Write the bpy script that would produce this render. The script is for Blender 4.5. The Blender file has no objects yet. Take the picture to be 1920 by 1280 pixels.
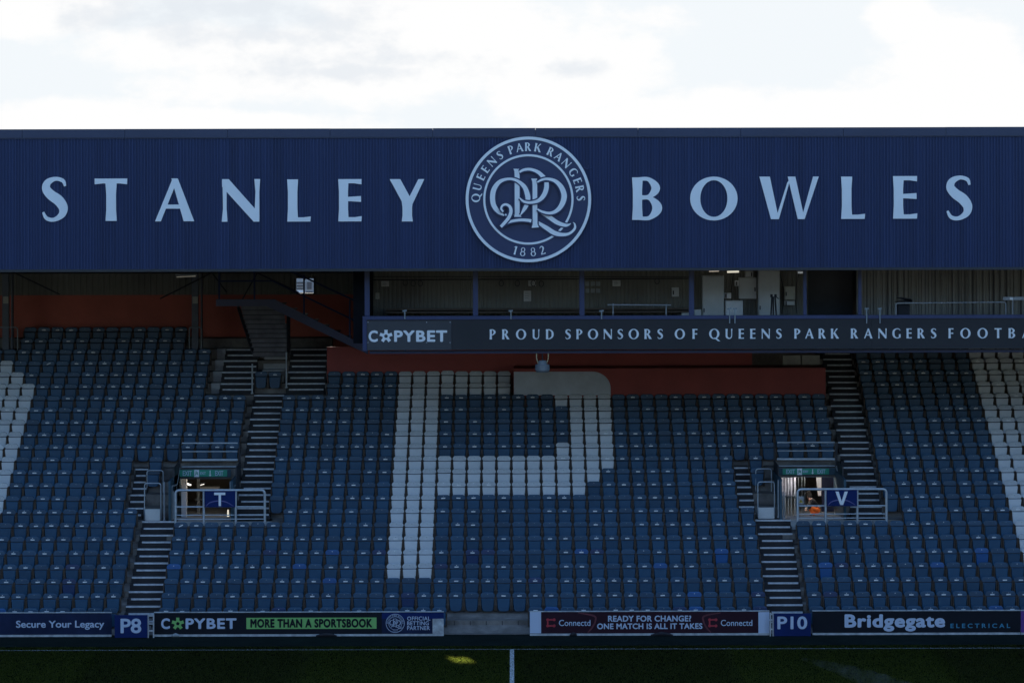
import bpy, bmesh, math, random
from mathutils import Vector, Matrix
from mathutils.geometry import tessellate_polygon
random.seed(7)
SC = bpy.context.scene
COL = SC.collection
rad = math.radians

# ------------------------------------------------------------------ camera
F, HC, HZ, ROLL = 6306.0, 14.6, 244.0, 0.0024      # focal length in photo pixels, eye height, horizon row, roll
cam = bpy.data.objects.new('camera', bpy.data.cameras.new('camera'))
COL.objects.link(cam); SC.camera = cam
cam.location = (0, 0, HC)
cam.rotation_euler = (rad(90), ROLL, 0)
cam.data.sensor_width = 36
cam.data.lens = 36*F/1920
cam.data.shift_y = -(640-HZ)/1920
cam.data.clip_end = 3000

# ------------------------------------------------------------------ sky, sun, exposure
SUN = Vector((-5.63, 22.6, 9.19)).normalized()
EL, AZ = math.asin(SUN.z), math.atan2(SUN.x, SUN.y)
SC.view_settings.view_transform = 'Standard'; SC.view_settings.look = 'None'
SC.view_settings.gamma = 1; SC.view_settings.use_curve_mapping = False
SC.view_settings.exposure = 1.05
SKY = 0.15
def make_world():
    w = bpy.data.worlds.new('World'); SC.world = w; w.use_nodes = True
    nt = w.node_tree; N = nt.nodes; L = nt.links
    bg = N['Background']; bg.inputs[1].default_value = SKY
    sky = N.new('ShaderNodeTexSky'); sky.sky_type = 'NISHITA'; sky.sun_disc = False
    sky.sun_elevation = EL; sky.sun_rotation = AZ
    sky.air_density = 1.0; sky.dust_density = 0.6; sky.ozone_density = 1.6
    tc = N.new('ShaderNodeTexCoord'); sep = N.new('ShaderNodeSeparateXYZ'); L.new(tc.outputs['Generated'], sep.inputs[0])
    def M(op, a, b=None, c=None):
        n = N.new('ShaderNodeMath'); n.operation = op
        for i, v in enumerate((a, b, c)):
            if v is None: continue
            if isinstance(v, (int, float)): n.inputs[i].default_value = v
            else: L.new(v, n.inputs[i])
        return n.outputs[0]
    def ss(v, a, b):
        n = N.new('ShaderNodeMapRange'); n.interpolation_type = 'SMOOTHSTEP'
        L.new(v, n.inputs[0]); n.inputs[1].default_value = a; n.inputs[2].default_value = b
        return n.outputs[0]
    y = M('MAXIMUM', sep.outputs[1], 0.05)
    u = M('MULTIPLY', M('DIVIDE', sep.outputs[0], y), 63.06)     # 1 unit = 100 photo pixels across the far sky
    v = M('MULTIPLY', M('DIVIDE', sep.outputs[2], y), 63.06)
    cmb = N.new('ShaderNodeCombineXYZ'); L.new(u, cmb.inputs[0]); L.new(M('MULTIPLY', v, 1.7), cmb.inputs[1])
    def noise(scale, det, ro, off):
        mp = N.new('ShaderNodeMapping'); L.new(cmb.outputs[0], mp.inputs[0]); mp.inputs[1].default_value = off
        n = N.new('ShaderNodeTexNoise'); L.new(mp.outputs[0], n.inputs[0])
        n.inputs['Scale'].default_value = scale; n.inputs['Detail'].default_value = det; n.inputs['Roughness'].default_value = ro
        return n.outputs[0]
    n1 = noise(.30, 8, .62, (3.1, 1.7, 0)); n2 = noise(.75, 7, .6, (9.2, 4.4, 2.0)); n3 = noise(2.2, 5, .6, (1.2, 7.4, 5.0))
    def blob(cx, cy, rx, ry):          # one cloud: soft ellipse in sky directions
        a = M('DIVIDE', M('SUBTRACT', u, (cx-960)/100), rx/100); b = M('DIVIDE', M('SUBTRACT', v, (244-cy)/100), ry/100)
        return M('SUBTRACT', 1.0, M('SQRT', M('ADD', M('MULTIPLY', a, a), M('MULTIPLY', b, b))))
    def union(bl):
        o = bl[0]
        for b in bl[1:]: o = M('MAXIMUM', o, b)
        return o
    white = union([blob(*b) for b in ((60, 10, 240, 70), (330, 85, 220, 60), (620, 120, 400, 90), (900, 60, 330, 110), (1080, 140, 200, 130),
             (100, 240, 260, 60), (430, 240, 330, 40), (1320, 220, 420, 60), (1560, 215, 250, 50), (1800, 120, 170, 110), (1850, 190, 300, 90), (1690, 40, 90, 60))])
    wm = ss(M('ADD', white, M('ADD', M('MULTIPLY', M('SUBTRACT', n1, .5), 2.4), M('MULTIPLY', M('SUBTRACT', n3, .5), .35))), -.08, .32)
    grey = union([blob(*b) for b in ((230, 34, 150, 30), (420, 10, 260, 24), (480, 68, 260, 34), (600, 40, 120, 40), (540, 108, 110, 40), (640, 134, 210, 16), (780, 105, 130, 24),
             (1090, 130, 60, 20))])
    gm = ss(M('ADD', M('MULTIPLY', grey, .55), M('ADD', M('MULTIPLY', M('SUBTRACT', n2, .5), 2.6), M('MULTIPLY', M('SUBTRACT', n3, .5), .8))), -.25, .62)
    def mixc(f, a, b):
        n = N.new('ShaderNodeMix'); n.data_type = 'RGBA'
        if isinstance(f, (int, float)): n.inputs[0].default_value = f
        else: L.new(f, n.inputs[0])
        for i, c in ((6, a), (7, b)):
            if isinstance(c, tuple): n.inputs[i].default_value = c
            else: L.new(c, n.inputs[i])
        return n.outputs[2]
    k = 1/SKY/2**SC.view_settings.exposure
    C = lambda r, g, b: (r*k, g*k, b*k, 1)
    c = mixc(wm, C(.90, .945, .98), C(1.0, 1.0, 1.0))
    c = mixc(M('MULTIPLY', gm, .66), c, C(.76, .81, .87))
    # bright, cloudy sector of sky round the sun; clear blue sky elsewhere
    sector = M('MULTIPLY', ss(sep.outputs[1], .55, .85), M('SUBTRACT', 1.0, ss(sep.outputs[2], .10, .35)))
    tint = N.new('ShaderNodeVectorMath'); tint.operation = 'MULTIPLY'; L.new(sky.outputs[0], tint.inputs[0]); tint.inputs[1].default_value = (.88, 1.0, 1.13)
    c = mixc(sector, tint.outputs[0], c)
    L.new(c, bg.inputs[0])
make_world()
sl = bpy.data.lights.new('sun', 'SUN'); sl.energy = 5.0; sl.angle = rad(.53); sl.color = (1, .93, .80)
so = bpy.data.objects.new('sun', sl); COL.objects.link(so); so.location = SUN*300
so.rotation_euler = SUN.to_track_quat('Z', 'Y').to_euler()

# ------------------------------------------------------------------ materials
def mat(name, col, rough=.6, var=.0, scale=3.0, metal=0.0, bump=0.0, bscale=40.0, col2=None, spec=.5, emit=0, rnd=0, stretch=None):
    m = bpy.data.materials.new(name); m.use_nodes = True
    nt = m.node_tree; N = nt.nodes; L = nt.links; b = N['Principled BSDF']
    b.inputs['Base Color'].default_value = (*col, 1); b.inputs['Roughness'].default_value = rough; b.inputs['Metallic'].default_value = metal
    b.inputs['Specular IOR Level'].default_value = spec
    if emit:
        b.inputs['Emission Color'].default_value = (*col, 1); b.inputs['Emission Strength'].default_value = emit
    tc = N.new('ShaderNodeTexCoord'); src = tc.outputs['Object']
    if stretch:
        mp = N.new('ShaderNodeMapping'); L.new(src, mp.inputs[0]); mp.inputs['Scale'].default_value = stretch; src = mp.outputs[0]
    out = None
    if var:
        n = N.new('ShaderNodeTexNoise'); L.new(src, n.inputs[0]); n.inputs['Scale'].default_value = scale; n.inputs['Detail'].default_value = 8; n.inputs['Roughness'].default_value = .65
        r = N.new('ShaderNodeValToRGB'); L.new(n.outputs[0], r.inputs[0])
        r.color_ramp.elements[0].position = .32; r.color_ramp.elements[1].position = .68
        c2 = col2 or tuple(x*(1+var) for x in col)
        r.color_ramp.elements[0].color = (*[x*(1-var) for x in col], 1); r.color_ramp.elements[1].color = (*c2, 1)
        out = r.outputs[0]
    if rnd:
        oi = N.new('ShaderNodeObjectInfo'); at = N.new('ShaderNodeAttribute'); at.attribute_name = 'tint'
        ad = N.new('ShaderNodeMath'); L.new(oi.outputs['Random'], ad.inputs[0]); L.new(at.outputs['Fac'], ad.inputs[1])
        fr = N.new('ShaderNodeMath'); fr.operation = 'FRACT'; L.new(ad.outputs[0], fr.inputs[0])
        mr = N.new('ShaderNodeMapRange'); L.new(fr.outputs[0], mr.inputs[0]); mr.inputs[3].default_value = 1-rnd; mr.inputs[4].default_value = 1+rnd
        mx = N.new('ShaderNodeVectorMath'); mx.operation = 'SCALE'
        if out: L.new(out, mx.inputs[0])
        else: mx.inputs[0].default_value = col
        L.new(mr.outputs[0], mx.inputs['Scale']); out = mx.outputs[0]
    if out: L.new(out, b.inputs['Base Color'])
    if bump:
        n = N.new('ShaderNodeTexNoise'); L.new(src, n.inputs[0]); n.inputs['Scale'].default_value = bscale; n.inputs['Detail'].default_value = 5
        bm = N.new('ShaderNodeBump'); bm.inputs['Strength'].default_value = bump; bm.inputs['Distance'].default_value = .02
        L.new(n.outputs[0], bm.inputs['Height']); L.new(bm.outputs[0], b.inputs['Normal'])
    return m

M_NAVY = mat('navy_cladding', (.022, .037, .100), .55, .20, .5, stretch=(5, 1, .12), spec=.3)
M_CAP = mat('navy_flashing', (.026, .038, .085), .5, .12, .4)
M_CREST = mat('crest_navy', (.020, .034, .098), .5, .08, .5)
M_PALE = mat('white_sign_vinyl', (.78, .81, .83), .55, .04, .8)
M_WHITE = mat('white_paint', (.78, .79, .80), .5, .08, 1.5)
M_CONC = mat('terrace_concrete', (.17, .155, .14), .9, .4, 2.2, bump=.4, bscale=25)
M_CONCL = mat('pale_concrete', (.33, .34, .345), .85, .25, 2.5, bump=.3, bscale=20)
M_STEP = mat('step_dark_paint', (.015, .015, .018), .75, .35, 4, bump=.3, bscale=30)
M_NOSE = mat('nosing_pale_paint', (.50, .52, .55), .6, .25, 9)
M_RED = mat('red_wall_paint', (.33, .058, .045), .65, .16, .8)
M_REDB = mat('brown_red_wall_paint', (.42, .09, .055), .65, .18, .7)
M_CLAD = mat('olive_cladding', (.165, .16, .135), .6, .2, .8)
M_CLADL = mat('cream_cladding', (.27, .26, .235), .6, .18, .8)
M_DARK = mat('dark_steel', (.022, .024, .03), .55, .2, 3)
M_BLUE = mat('blue_steel_paint', (.018, .034, .105), .45, .15, 2)
M_GALV = mat('galvanised_tube', (.46, .50, .53), .42, .15, 6, metal=.35)
M_BANNER = mat('dark_banner', (.024, .024, .027), .75, .12, .6)
M_PANEL = mat('slate_panel', (.048, .050, .056), .7, .1, .8)
M_SEAT = mat('blue_seat_plastic', (.022, .068, .122), .42, .10, 5, rnd=.16, spec=.4)
M_SEATP = mat('blue_pan_plastic', (.024, .076, .138), .40, .10, 5, rnd=.16, spec=.4)
M_SEATN = mat('bright_blue_plastic', (.010, .085, .245), .4, .05, 5, rnd=.12)
M_SEATD = mat('deep_navy_plastic', (.010, .036, .105), .4, .05, 5, rnd=.12)
M_SEATW = mat('white_seat_plastic', (.62, .645, .66), .5, .07, 4, rnd=.06)
M_SEATWB = mat('darker_white_seat_plastic', (.52, .535, .54), .5, .12, 6, rnd=.08)  # seat backs slightly darker than the pans
M_BRKT = mat('rusty_bracket', (.065, .042, .028), .7, .4, 12)
M_SHADE_PRINT = mat('gap_shade_and_print_black', (.012, .013, .016), .6)  # black for the painted gap shade on seats and for sign print
M_TAG = mat('white_tag', (.80, .80, .78), .5, .06, 12)
M_ADBLK = mat('black_board', (.010, .012, .018), .65, .15, 1.0, spec=.15)
M_ADNAVY = mat('navy_board', (.012, .020, .055), .65, .3, 1.2, spec=.15)
M_ADBLUE = mat('royal_blue_board', (.006, .020, .105), .6, .15, 1.2, spec=.15)
M_ADMAR = mat('maroon_board', (.030, .010, .018), .65, .12, 1.2, spec=.15)
M_ADMARL = mat('maroon_ring', (.12, .022, .034), .5, .3, 2)
M_ADRED = mat('red_mark', (.42, .03, .045), .5)
M_GREEN = mat('lime_strip', (.21, .49, .14), .5, .05, 2)
M_TXTB = mat('pale_blue_lettering', (.50, .58, .72), .5)
M_TXTC = mat('cyan_lettering', (.04, .25, .40), .5)
M_PURP = mat('purple_board', (.10, .03, .22), .5)
M_SKIRT = mat('board_skirting', (.42, .44, .45), .7, .35, 5)
M_CAB = mat('cabinet_grey', (.52, .53, .52), .55, .10, 1.2)
M_CABB = mat('beige_box', (.40, .39, .33), .6, .1, 4)
M_PAPER = mat('paper', (.55, .55, .53), .7, .1, 9)
M_TEAL = mat('teal_side_panel', (.025, .07, .10), .6, .15, 2)
M_SIGN = mat('green_sign', (.02, .30, .19), .45, .08, 4)
M_BROWN = mat('brown_concourse_wall', (.15, .125, .095), .8, .4, 1.6)
M_PICK = mat('picket_grey_paint', (.40, .41, .47), .6, .1, 3)
M_RAILD = mat('dull_rail', (.27, .28, .29), .55, .15, 6)
M_LAMP = mat('warm_tube', (1.0, .83, .45), emit=.55)
M_LAMPGLOW = mat('white_tube_and_glow', (1.0, .95, .86), emit=2.6); M_FILL = mat('hidden_fill_strong', (1.0, .95, .90), emit=60); M_FILLT = mat('hidden_fill_weak', (1.0, .88, .72), emit=30)  # strong and weak ones are unseen fill lights added inside the exits
M_ORANGE = mat('orange_workwear', (.85, .16, .02), .8, .08, 20)
M_BLACKC = mat('black_cloth', (.014, .014, .018), .85, .2, 20)
M_SKIN = mat('skin', (.45, .26, .19), .6)
M_HAIR = mat('dark_hair', (.015, .012, .01), .7)
M_SILVER = mat('reflective_tape', (.45, .45, .44), .35)
M_YEL = mat('yellow_triangle', (.70, .52, .03), .5)
M_PLAST = mat('grey_plastic', (.26, .29, .30), .5, .1, 4)
M_GOLD = mat('brass_handle', (.50, .40, .24), .4, metal=.5)
M_HOUS = mat('housing_grey', (.13, .145, .155), .5, .1, 4)
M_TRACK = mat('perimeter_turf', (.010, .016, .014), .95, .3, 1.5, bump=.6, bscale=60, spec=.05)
M_BRICK = mat('pale_render', (.34, .34, .34), .8, .08, 1)
M_GLASS = mat('window_glass', (.05, .07, .09), .15)
M_ROOFT = mat('roof_sheet', (.05, .054, .06), .6, .2, 1)

def mat_grass(blade):
    m = bpy.data.materials.new('grass_blade' if blade else 'pitch_soil'); m.use_nodes = True
    nt = m.node_tree; N = nt.nodes; L = nt.links; b = N['Principled BSDF']
    b.inputs['Roughness'].default_value = .42; b.inputs['Specular IOR Level'].default_value = .22 if blade else 0; b.inputs['Specular Tint'].default_value = (1, 1, .25, 1)
    tc = N.new('ShaderNodeTexCoord'); sep = N.new('ShaderNodeSeparateXYZ'); L.new(tc.outputs['Object'], sep.inputs[0])
    # mowing stripes 5.85 m wide running away from the camera
    nz = N.new('ShaderNodeTexNoise'); L.new(tc.outputs['Object'], nz.inputs[0]); nz.inputs['Scale'].default_value = 1.2; nz.inputs['Detail'].default_value = 4
    a = N.new('ShaderNodeMath'); a.operation = 'MULTIPLY_ADD'; L.new(nz.outputs[0], a.inputs[0]); a.inputs[1].default_value = .4; L.new(sep.outputs[0], a.inputs[2])
    d = N.new('ShaderNodeMath'); d.operation = 'MULTIPLY_ADD'; L.new(a.outputs[0], d.inputs[0]); d.inputs[1].default_value = math.pi/5.85; d.inputs[2].default_value = 3.14-.12
    s = N.new('ShaderNodeMath'); s.operation = 'SINE'; L.new(d.outputs[0], s.inputs[0])
    st = N.new('ShaderNodeMapRange'); L.new(s.outputs[0], st.inputs[0]); st.inputs[1].default_value = -.12; st.inputs[2].default_value = .12
    n2 = N.new('ShaderNodeTexNoise'); L.new(tc.outputs['Object'], n2.inputs[0]); n2.inputs['Scale'].default_value = 1.1; n2.inputs['Detail'].default_value = 6
    mx = N.new('ShaderNodeMix'); mx.data_type = 'RGBA'; L.new(st.outputs[0], mx.inputs[0])
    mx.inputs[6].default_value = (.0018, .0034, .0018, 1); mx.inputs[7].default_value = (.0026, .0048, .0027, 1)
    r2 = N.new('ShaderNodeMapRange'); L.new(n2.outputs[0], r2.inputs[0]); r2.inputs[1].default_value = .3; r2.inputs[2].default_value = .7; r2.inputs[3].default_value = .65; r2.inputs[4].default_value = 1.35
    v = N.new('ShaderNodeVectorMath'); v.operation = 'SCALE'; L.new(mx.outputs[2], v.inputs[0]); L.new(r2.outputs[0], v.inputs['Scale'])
    if not blade:
        L.new(v.outputs[0], b.inputs['Base Color']); return m
    # line paint on the blades
    pa = N.new('ShaderNodeAttribute'); pa.attribute_name = 'paint'
    pm = N.new('ShaderNodeMix'); pm.data_type = 'RGBA'; L.new(pa.outputs['Fac'], pm.inputs[0]); L.new(v.outputs[0], pm.inputs[6]); pm.inputs[7].default_value = (.27, .29, .29, 1)
    L.new(pm.outputs[2], b.inputs['Base Color'])
    tr = N.new('ShaderNodeBsdfTranslucent'); tm = N.new('ShaderNodeMix'); tm.data_type = 'RGBA'; L.new(pa.outputs['Fac'], tm.inputs[0])
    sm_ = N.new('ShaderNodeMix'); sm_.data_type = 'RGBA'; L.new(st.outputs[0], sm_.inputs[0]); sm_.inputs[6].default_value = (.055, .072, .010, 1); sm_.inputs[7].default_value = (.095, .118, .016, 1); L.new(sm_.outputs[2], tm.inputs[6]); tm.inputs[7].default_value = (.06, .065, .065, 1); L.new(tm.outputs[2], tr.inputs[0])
    ms = N.new('ShaderNodeAddShader'); L.new(b.outputs[0], ms.inputs[0]); L.new(tr.outputs[0], ms.inputs[1])
    L.new(ms.outputs[0], N['Material Output'].inputs['Surface'])
    return m
M_GRASS = mat_grass(False); M_BLADE = mat_grass(True)
def mat_line():
    m = mat('pitch_line_paint', (.50, .53, .53), .85, .55, 14, stretch=(1, .4, 1)); return m
M_LINE = mat_line()

# ------------------------------------------------------------------ helpers
def at(px, py, Y):                       # photo pixel at a given distance -> point in the world
    dx, dy = px-960, py-HZ
    return Vector(((dx-ROLL*dy)*Y/F, Y, HC-(dy+ROLL*dx)*Y/F))
def rect(x0, y0, x1, y1, Y):             # pixel rectangle -> X0, X1, Z0, Z1
    cx, cy = (x0+x1)/2, (y0+y1)/2
    return at(x0, cy, Y).x, at(x1, cy, Y).x, at(cx, y1, Y).z, at(cx, y0, Y).z

class MB:
    def __init__(s): s.v = []; s.f = []; s.mi = []
    def add(s, vs, fs, mi=0):
        o = len(s.v); s.v += [tuple(p) for p in vs]
        for f in fs: s.f.append(tuple(o+i for i in f)); s.mi.append(mi)
        return s
    def box(s, x0, x1, y0, y1, z0, z1, mi=0):
        return s.add([(x0, y0, z0), (x1, y0, z0), (x1, y1, z0), (x0, y1, z0), (x0, y0, z1), (x1, y0, z1), (x1, y1, z1), (x0, y1, z1)],
                     [(0, 3, 2, 1), (4, 5, 6, 7), (0, 1, 5, 4), (1, 2, 6, 5), (2, 3, 7, 6), (3, 0, 4, 7)], mi)
    def tube(s, pts, r, seg=8, mi=0, caps=True):
        pts = [Vector(p) for p in pts]; n = len(pts); o = len(s.v); prev = None
        for i, p in enumerate(pts):
            t = (pts[min(i+1, n-1)]-pts[max(i-1, 0)]).normalized()
            if prev is None:
                a = Vector((0, 0, 1)) if abs(t.z) < .9 else Vector((1, 0, 0))
                u = t.cross(a).normalized()
            else: u = (prev-t*prev.dot(t)).normalized()
            prev = u; w = t.cross(u)
            rr = r[i] if isinstance(r, (list, tuple)) else r
            for k in range(seg):
                a = 2*math.pi*k/seg; s.v.append(tuple(p+u*math.cos(a)*rr+w*math.sin(a)*rr))
        for i in range(n-1):
            for k in range(seg):
                k2 = (k+1) % seg
                s.f.append((o+i*seg+k, o+i*seg+k2, o+(i+1)*seg+k2, o+(i+1)*seg+k)); s.mi.append(mi)
        if caps:
            s.f.append(tuple(o+k for k in range(seg))[::-1]); s.mi.append(mi)
            s.f.append(tuple(o+(n-1)*seg+k for k in range(seg))); s.mi.append(mi)
        return s
    def prism(s, loops, y0, y1, mi=0, fn=None):   # loops in (x,z): first the outline, then holes; front face at y0
        fn = fn or (lambda x, z, y: (x, y, z))
        flat = [p for lp in loops for p in lp]; o = len(s.v); n = len(flat)
        for y in (y0, y1):
            for p in flat: s.v.append(tuple(fn(p[0], p[1], y)))
        for t in tessellate_polygon([[Vector((p[0], p[1], 0)) for p in lp] for lp in loops]):
            s.f.append(tuple(o+i for i in t)); s.mi.append(mi)
            s.f.append(tuple(o+n+i for i in t[::-1])); s.mi.append(mi)
        b = 0
        for lp in loops:
            m = len(lp)
            for i in range(m):
                j = (i+1) % m
                s.f.append((o+b+i, o+b+j, o+n+b+j, o+n+b+i)); s.mi.append(mi)
            b += m
        return s
    def slab(s, outline, y0, th, bev=.008, mi=0, fn=None):  # bevel-edged plate facing -Y
        fn = fn or (lambda x, z, y: (x, y, z)); n = len(outline)
        cx = sum(p[0] for p in outline)/n; cz = sum(p[1] for p in outline)/n
        def ins(p, d):
            l = math.hypot(p[0]-cx, p[1]-cz); return (cx+(p[0]-cx)*(1-d/l), cz+(p[1]-cz)*(1-d/l))
        rings = [([ins(p, bev*1.4) for p in outline], y0), (outline, y0+bev), (outline, y0+th)]
        o = len(s.v)
        for lp, y in rings:
            for p in lp: s.v.append(tuple(fn(p[0], p[1], y)))
        s.f.append(tuple(o+i for i in range(n))); s.mi.append(mi)
        for r in range(2):
            for i in range(n):
                j = (i+1) % n; s.f.append((o+r*n+i, o+(r+1)*n+i, o+(r+1)*n+j, o+r*n+j)); s.mi.append(mi)
        s.f.append(tuple(o+2*n+i for i in range(n))[::-1]); s.mi.append(mi)
        return s
    def mesh(s, name, mats):
        me = bpy.data.meshes.new(name); me.from_pydata(s.v, [], s.f)
        for m in (mats if isinstance(mats, (list, tuple)) else [mats]): me.materials.append(m)
        if any(s.mi): me.polygons.foreach_set('material_index', s.mi)
        bm = bmesh.new(); bm.from_mesh(me); bmesh.ops.recalc_face_normals(bm, faces=bm.faces); bm.to_mesh(me); bm.free()
        me.update(); return me
    def build(s, name, mats, parent=None):
        return link(name, s.mesh(name, mats), parent)
def link(name, data, parent=None):
    o = bpy.data.objects.new(name, data); COL.objects.link(o)
    if parent: o.parent = parent; o.matrix_parent_inverse = parent.matrix_basis.inverted()
    return o
def tag(o, label=None, cat=None, group=None, kind=None):
    if label: o['label'] = label
    if cat: o['category'] = cat
    if group: o['group'] = group
    if kind: o['kind'] = kind
    return o
def thing(name, label, cat, loc=(0, 0, 0), group=None):
    o = bpy.data.objects.new(name, None); COL.objects.link(o); o.location = loc; o.empty_display_size = .2
    return tag(o, label, cat, group)
def fillet(pts, r, n=5):
    out = [Vector(pts[0])]
    for i in range(1, len(pts)-1):
        p = Vector(pts[i]); a = (Vector(pts[i-1])-p).normalized(); b = (Vector(pts[i+1])-p).normalized()
        for k in range(n+1):
            t = k/n; out.append((p+a*r)*(1-t)**2 + p*2*t*(1-t) + (p+b*r)*t*t)
    out.append(Vector(pts[-1])); return out
def catmull(P, n=10):
    out = []
    for i in range(len(P)-1):
        p0, p1, p2, p3 = P[max(i-1, 0)], P[i], P[i+1], P[min(i+2, len(P)-1)]
        for k in range(n):
            t = k/n
            out.append(tuple(.5*(2*b+(c-a)*t+(2*a-5*b+4*c-d)*t*t+(3*b-a-3*c+d)*t**3) for a, b, c, d in zip(p0, p1, p2, p3)))
    out.append(tuple(P[-1])); return out
def ribbon(pts, ws, n=8):                # variable-width pen stroke -> one outline
    q = catmull([(p[0], p[1], w) for p, w in zip(pts, ws)], n); Lf, Rt = [], []
    for i in range(len(q)):
        a, b = q[max(i-1, 0)], q[min(i+1, len(q)-1)]
        dx, dy = b[0]-a[0], b[1]-a[1]; l = math.hypot(dx, dy) or 1; w = q[i][2]/2
        Lf.append((q[i][0]-dy/l*w, q[i][1]+dx/l*w)); Rt.append((q[i][0]+dy/l*w, q[i][1]-dx/l*w))
    return [Lf+Rt[::-1]]
def strip(pts, ws, n=8):
    q = ribbon(pts, ws, n)[0]; h = len(q)//2
    return [[[q[i], q[i+1], q[-2-i], q[-1-i]]] for i in range(h-1)]
def ell(cx, cy, rx, ry, n=40): return [(cx+rx*math.cos(2*math.pi*i/n), cy+ry*math.sin(2*math.pi*i/n)) for i in range(n)]
def ring(cx, cy, rx, ry, tx, ty, n=40): return [ell(cx, cy, rx, ry, n), ell(cx, cy, rx-tx, ry-ty, n)]

# ------------------------------------------------------------------ flared roman capitals, unit height; each glyph = list of shapes
def stem(x0, x1, y0=0, y1=1, f=.018):
    a = (y1-y0)*.3
    return [[(x0-f, y0), (x1+f, y0), (x1, y0+a), (x1, y1-a), (x1+f, y1), (x0-f, y1), (x0, y1-a), (x0, y0+a)]]
def arm(x0, x1, y, t, f=.022): return [[(x0, y-t/2), (x1, y-t/2-f), (x1-.004, y+t/2+f), (x0, y+t/2)]]
def P_(*p): return [list(p)]
GLYPH = {
 'S': [('r', [(.55, .79), (.50, .91), (.33, .955), (.16, .88), (.115, .74), (.22, .60), (.40, .47), (.505, .31), (.47, .15), (.30, .045), (.13, .07), (.045, .21)],
        [.05, .085, .09, .15, .19, .22, .235, .21, .15, .09, .085, .05])],
 'T': [P_((0, .865), (.18, .885), (.57, .885), (.75, .865), (.755, 1), (-.005, 1)), stem(.265, .49, 0, .9)],
 'A': [P_((.385, 1), (.535, 1), (.917, 0), (.67, 0)), P_((0, 0), (.135, 0), (.46, .80), (.41, .99)), P_((.2, .295), (.62, .295), (.62, .39), (.2, .39))],
 'N': [P_((.01, 1), (.165, 1), (.79, .29), (.88, 0), (.745, 0), (.01, .82)), P_((0, 0), (.135, 0), (.115, .3), (.115, .9), (.02, .99), (.03, .3)), P_((.88, .004), (.77, .2), (.79, .7), (.765, 1), (.90, 1), (.88, .7))],
 'L': [stem(.02, .25), P_((.2, 0), (.565, 0), (.575, .12), (.4, .10), (.2, .10))],
 'E': [stem(.02, .24), P_((.2, 0), (.565, 0), (.575, .125), (.4, .10), (.2, .10)), P_((.2, .90), (.4, .90), (.57, .875), (.57, 1), (.2, 1)), arm(.2, .56, .53, .095)],
 'Y': [P_((0, 1), (.25, 1), (.54, .46), (.30, .44)), P_((.675, 1), (.815, 1), (.53, .40), (.42, .50)), stem(.30, .525, 0, .47)],
 'B': [stem(.02, .24), ('r', [(.15, .955), (.40, .95), (.565, .745), (.40, .545), (.15, .55)], [.09, .1, .21, .1, .085]),
        ('r', [(.15, .50), (.42, .51), (.60, .28), (.42, .05), (.15, .045)], [.085, .1, .24, .1, .09])],
 'O': [ring(.55, .5, .55, .52, .235, .085)],
 'W': [P_((0, 1), (.245, 1), (.455, 0), (.27, 0)), P_((.38, 0.001), (.455, .001), (.735, .97), (.655, .86)), P_((.665, 1), (.845, 1), (1.06, 0), (.90, 0)), P_((.985, .001), (1.06, .001), (1.395, 1), (1.26, 1))],
 'P': [stem(.02, .24), ('r', [(.12, .955), (.36, .95), (.545, .725), (.36, .475), (.14, .475)], [.09, .1, .215, .1, .08])],
 'R': [stem(.02, .24), ('r', [(.12, .955), (.36, .95), (.53, .735), (.36, .51), (.14, .51)], [.09, .1, .205, .1, .08]), P_((.24, .5), (.45, .53), (.80, 0), (.53, 0))],
 'U': [P_((0, 1), (.225, 1), (.21, .7), (.21, .33), (.015, .33), (.015, .7)), ('r', [(.11, .36), (.15, .17), (.38, .04), (.60, .13), (.665, .36)], [.195, .2, .12, .10, .09]), P_((.60, 1), (.74, 1), (.71, .7), (.71, .33), (.62, .33), (.62, .7))],
 'D': [stem(.02, .24), ('r', [(.1, .955), (.40, .945), (.66, .76), (.72, .5), (.66, .24), (.40, .055), (.1, .045)], [.09, .10, .18, .225, .18, .10, .09])],
 'F': [stem(.02, .24), P_((.2, .90), (.38, .90), (.54, .875), (.54, 1), (.2, 1)), arm(.2, .52, .50, .095)],
 'Q': [ring(.55, .5, .55, .52, .235, .085), P_((.50, .12), (.78, .10), (1.2, -.24), (.95, -.24))],
 'K': [stem(.02, .24), P_((.22, .47), (.30, .45), (.76, 1), (.60, 1)), P_((.24, .56), (.46, .62), (.88, 0), (.60, 0))],
 'G': [('r', [(.85, .80), (.70, .94), (.46, .96), (.19, .80), (.12, .5), (.20, .20), (.46, .045), (.70, .08), (.80, .16)], [.05, .09, .10, .19, .235, .19, .10, .10, .12]), stem(.70, .89, .08, .42, .01)],
 'C': [('r', [(.83, .80), (.68, .94), (.46, .96), (.19, .80), (.12, .5), (.20, .20), (.46, .045), (.70, .08), (.82, .2)], [.05, .09, .10, .19, .235, .19, .10, .10, .06])],
 '1': [stem(.14, .32), P_((-.04, .80), (.0, .86), (.14, .999), (.30, .999), (.15, .88))],
 '8': [ring(.31, .74, .25, .27, .11, .06), ring(.31, .27, .31, .29, .135, .07)],
 '2': [('r', [(.05, .76), (.18, .93), (.36, .93), (.45, .74), (.33, .45), (.06, .08)], [.05, .10, .13, .18, .14, .10]), P_((.02, 0), (.56, 0), (.60, .15), (.35, .105), (.06, .12))],
}
WID = {'S': .61, 'T': .75, 'A': .917, 'N': .89, 'L': .575, 'E': .575, 'Y': .815, 'B': .72, 'O': 1.1, 'W': 1.395, 'P': .65, 'R': .80, 'U': .74, 'D': .83, 'F': .54, 'Q': 1.1, 'K': .88, 'G': .89, 'C': .85, '1': .34, '8': .62, '2': .6}
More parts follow.
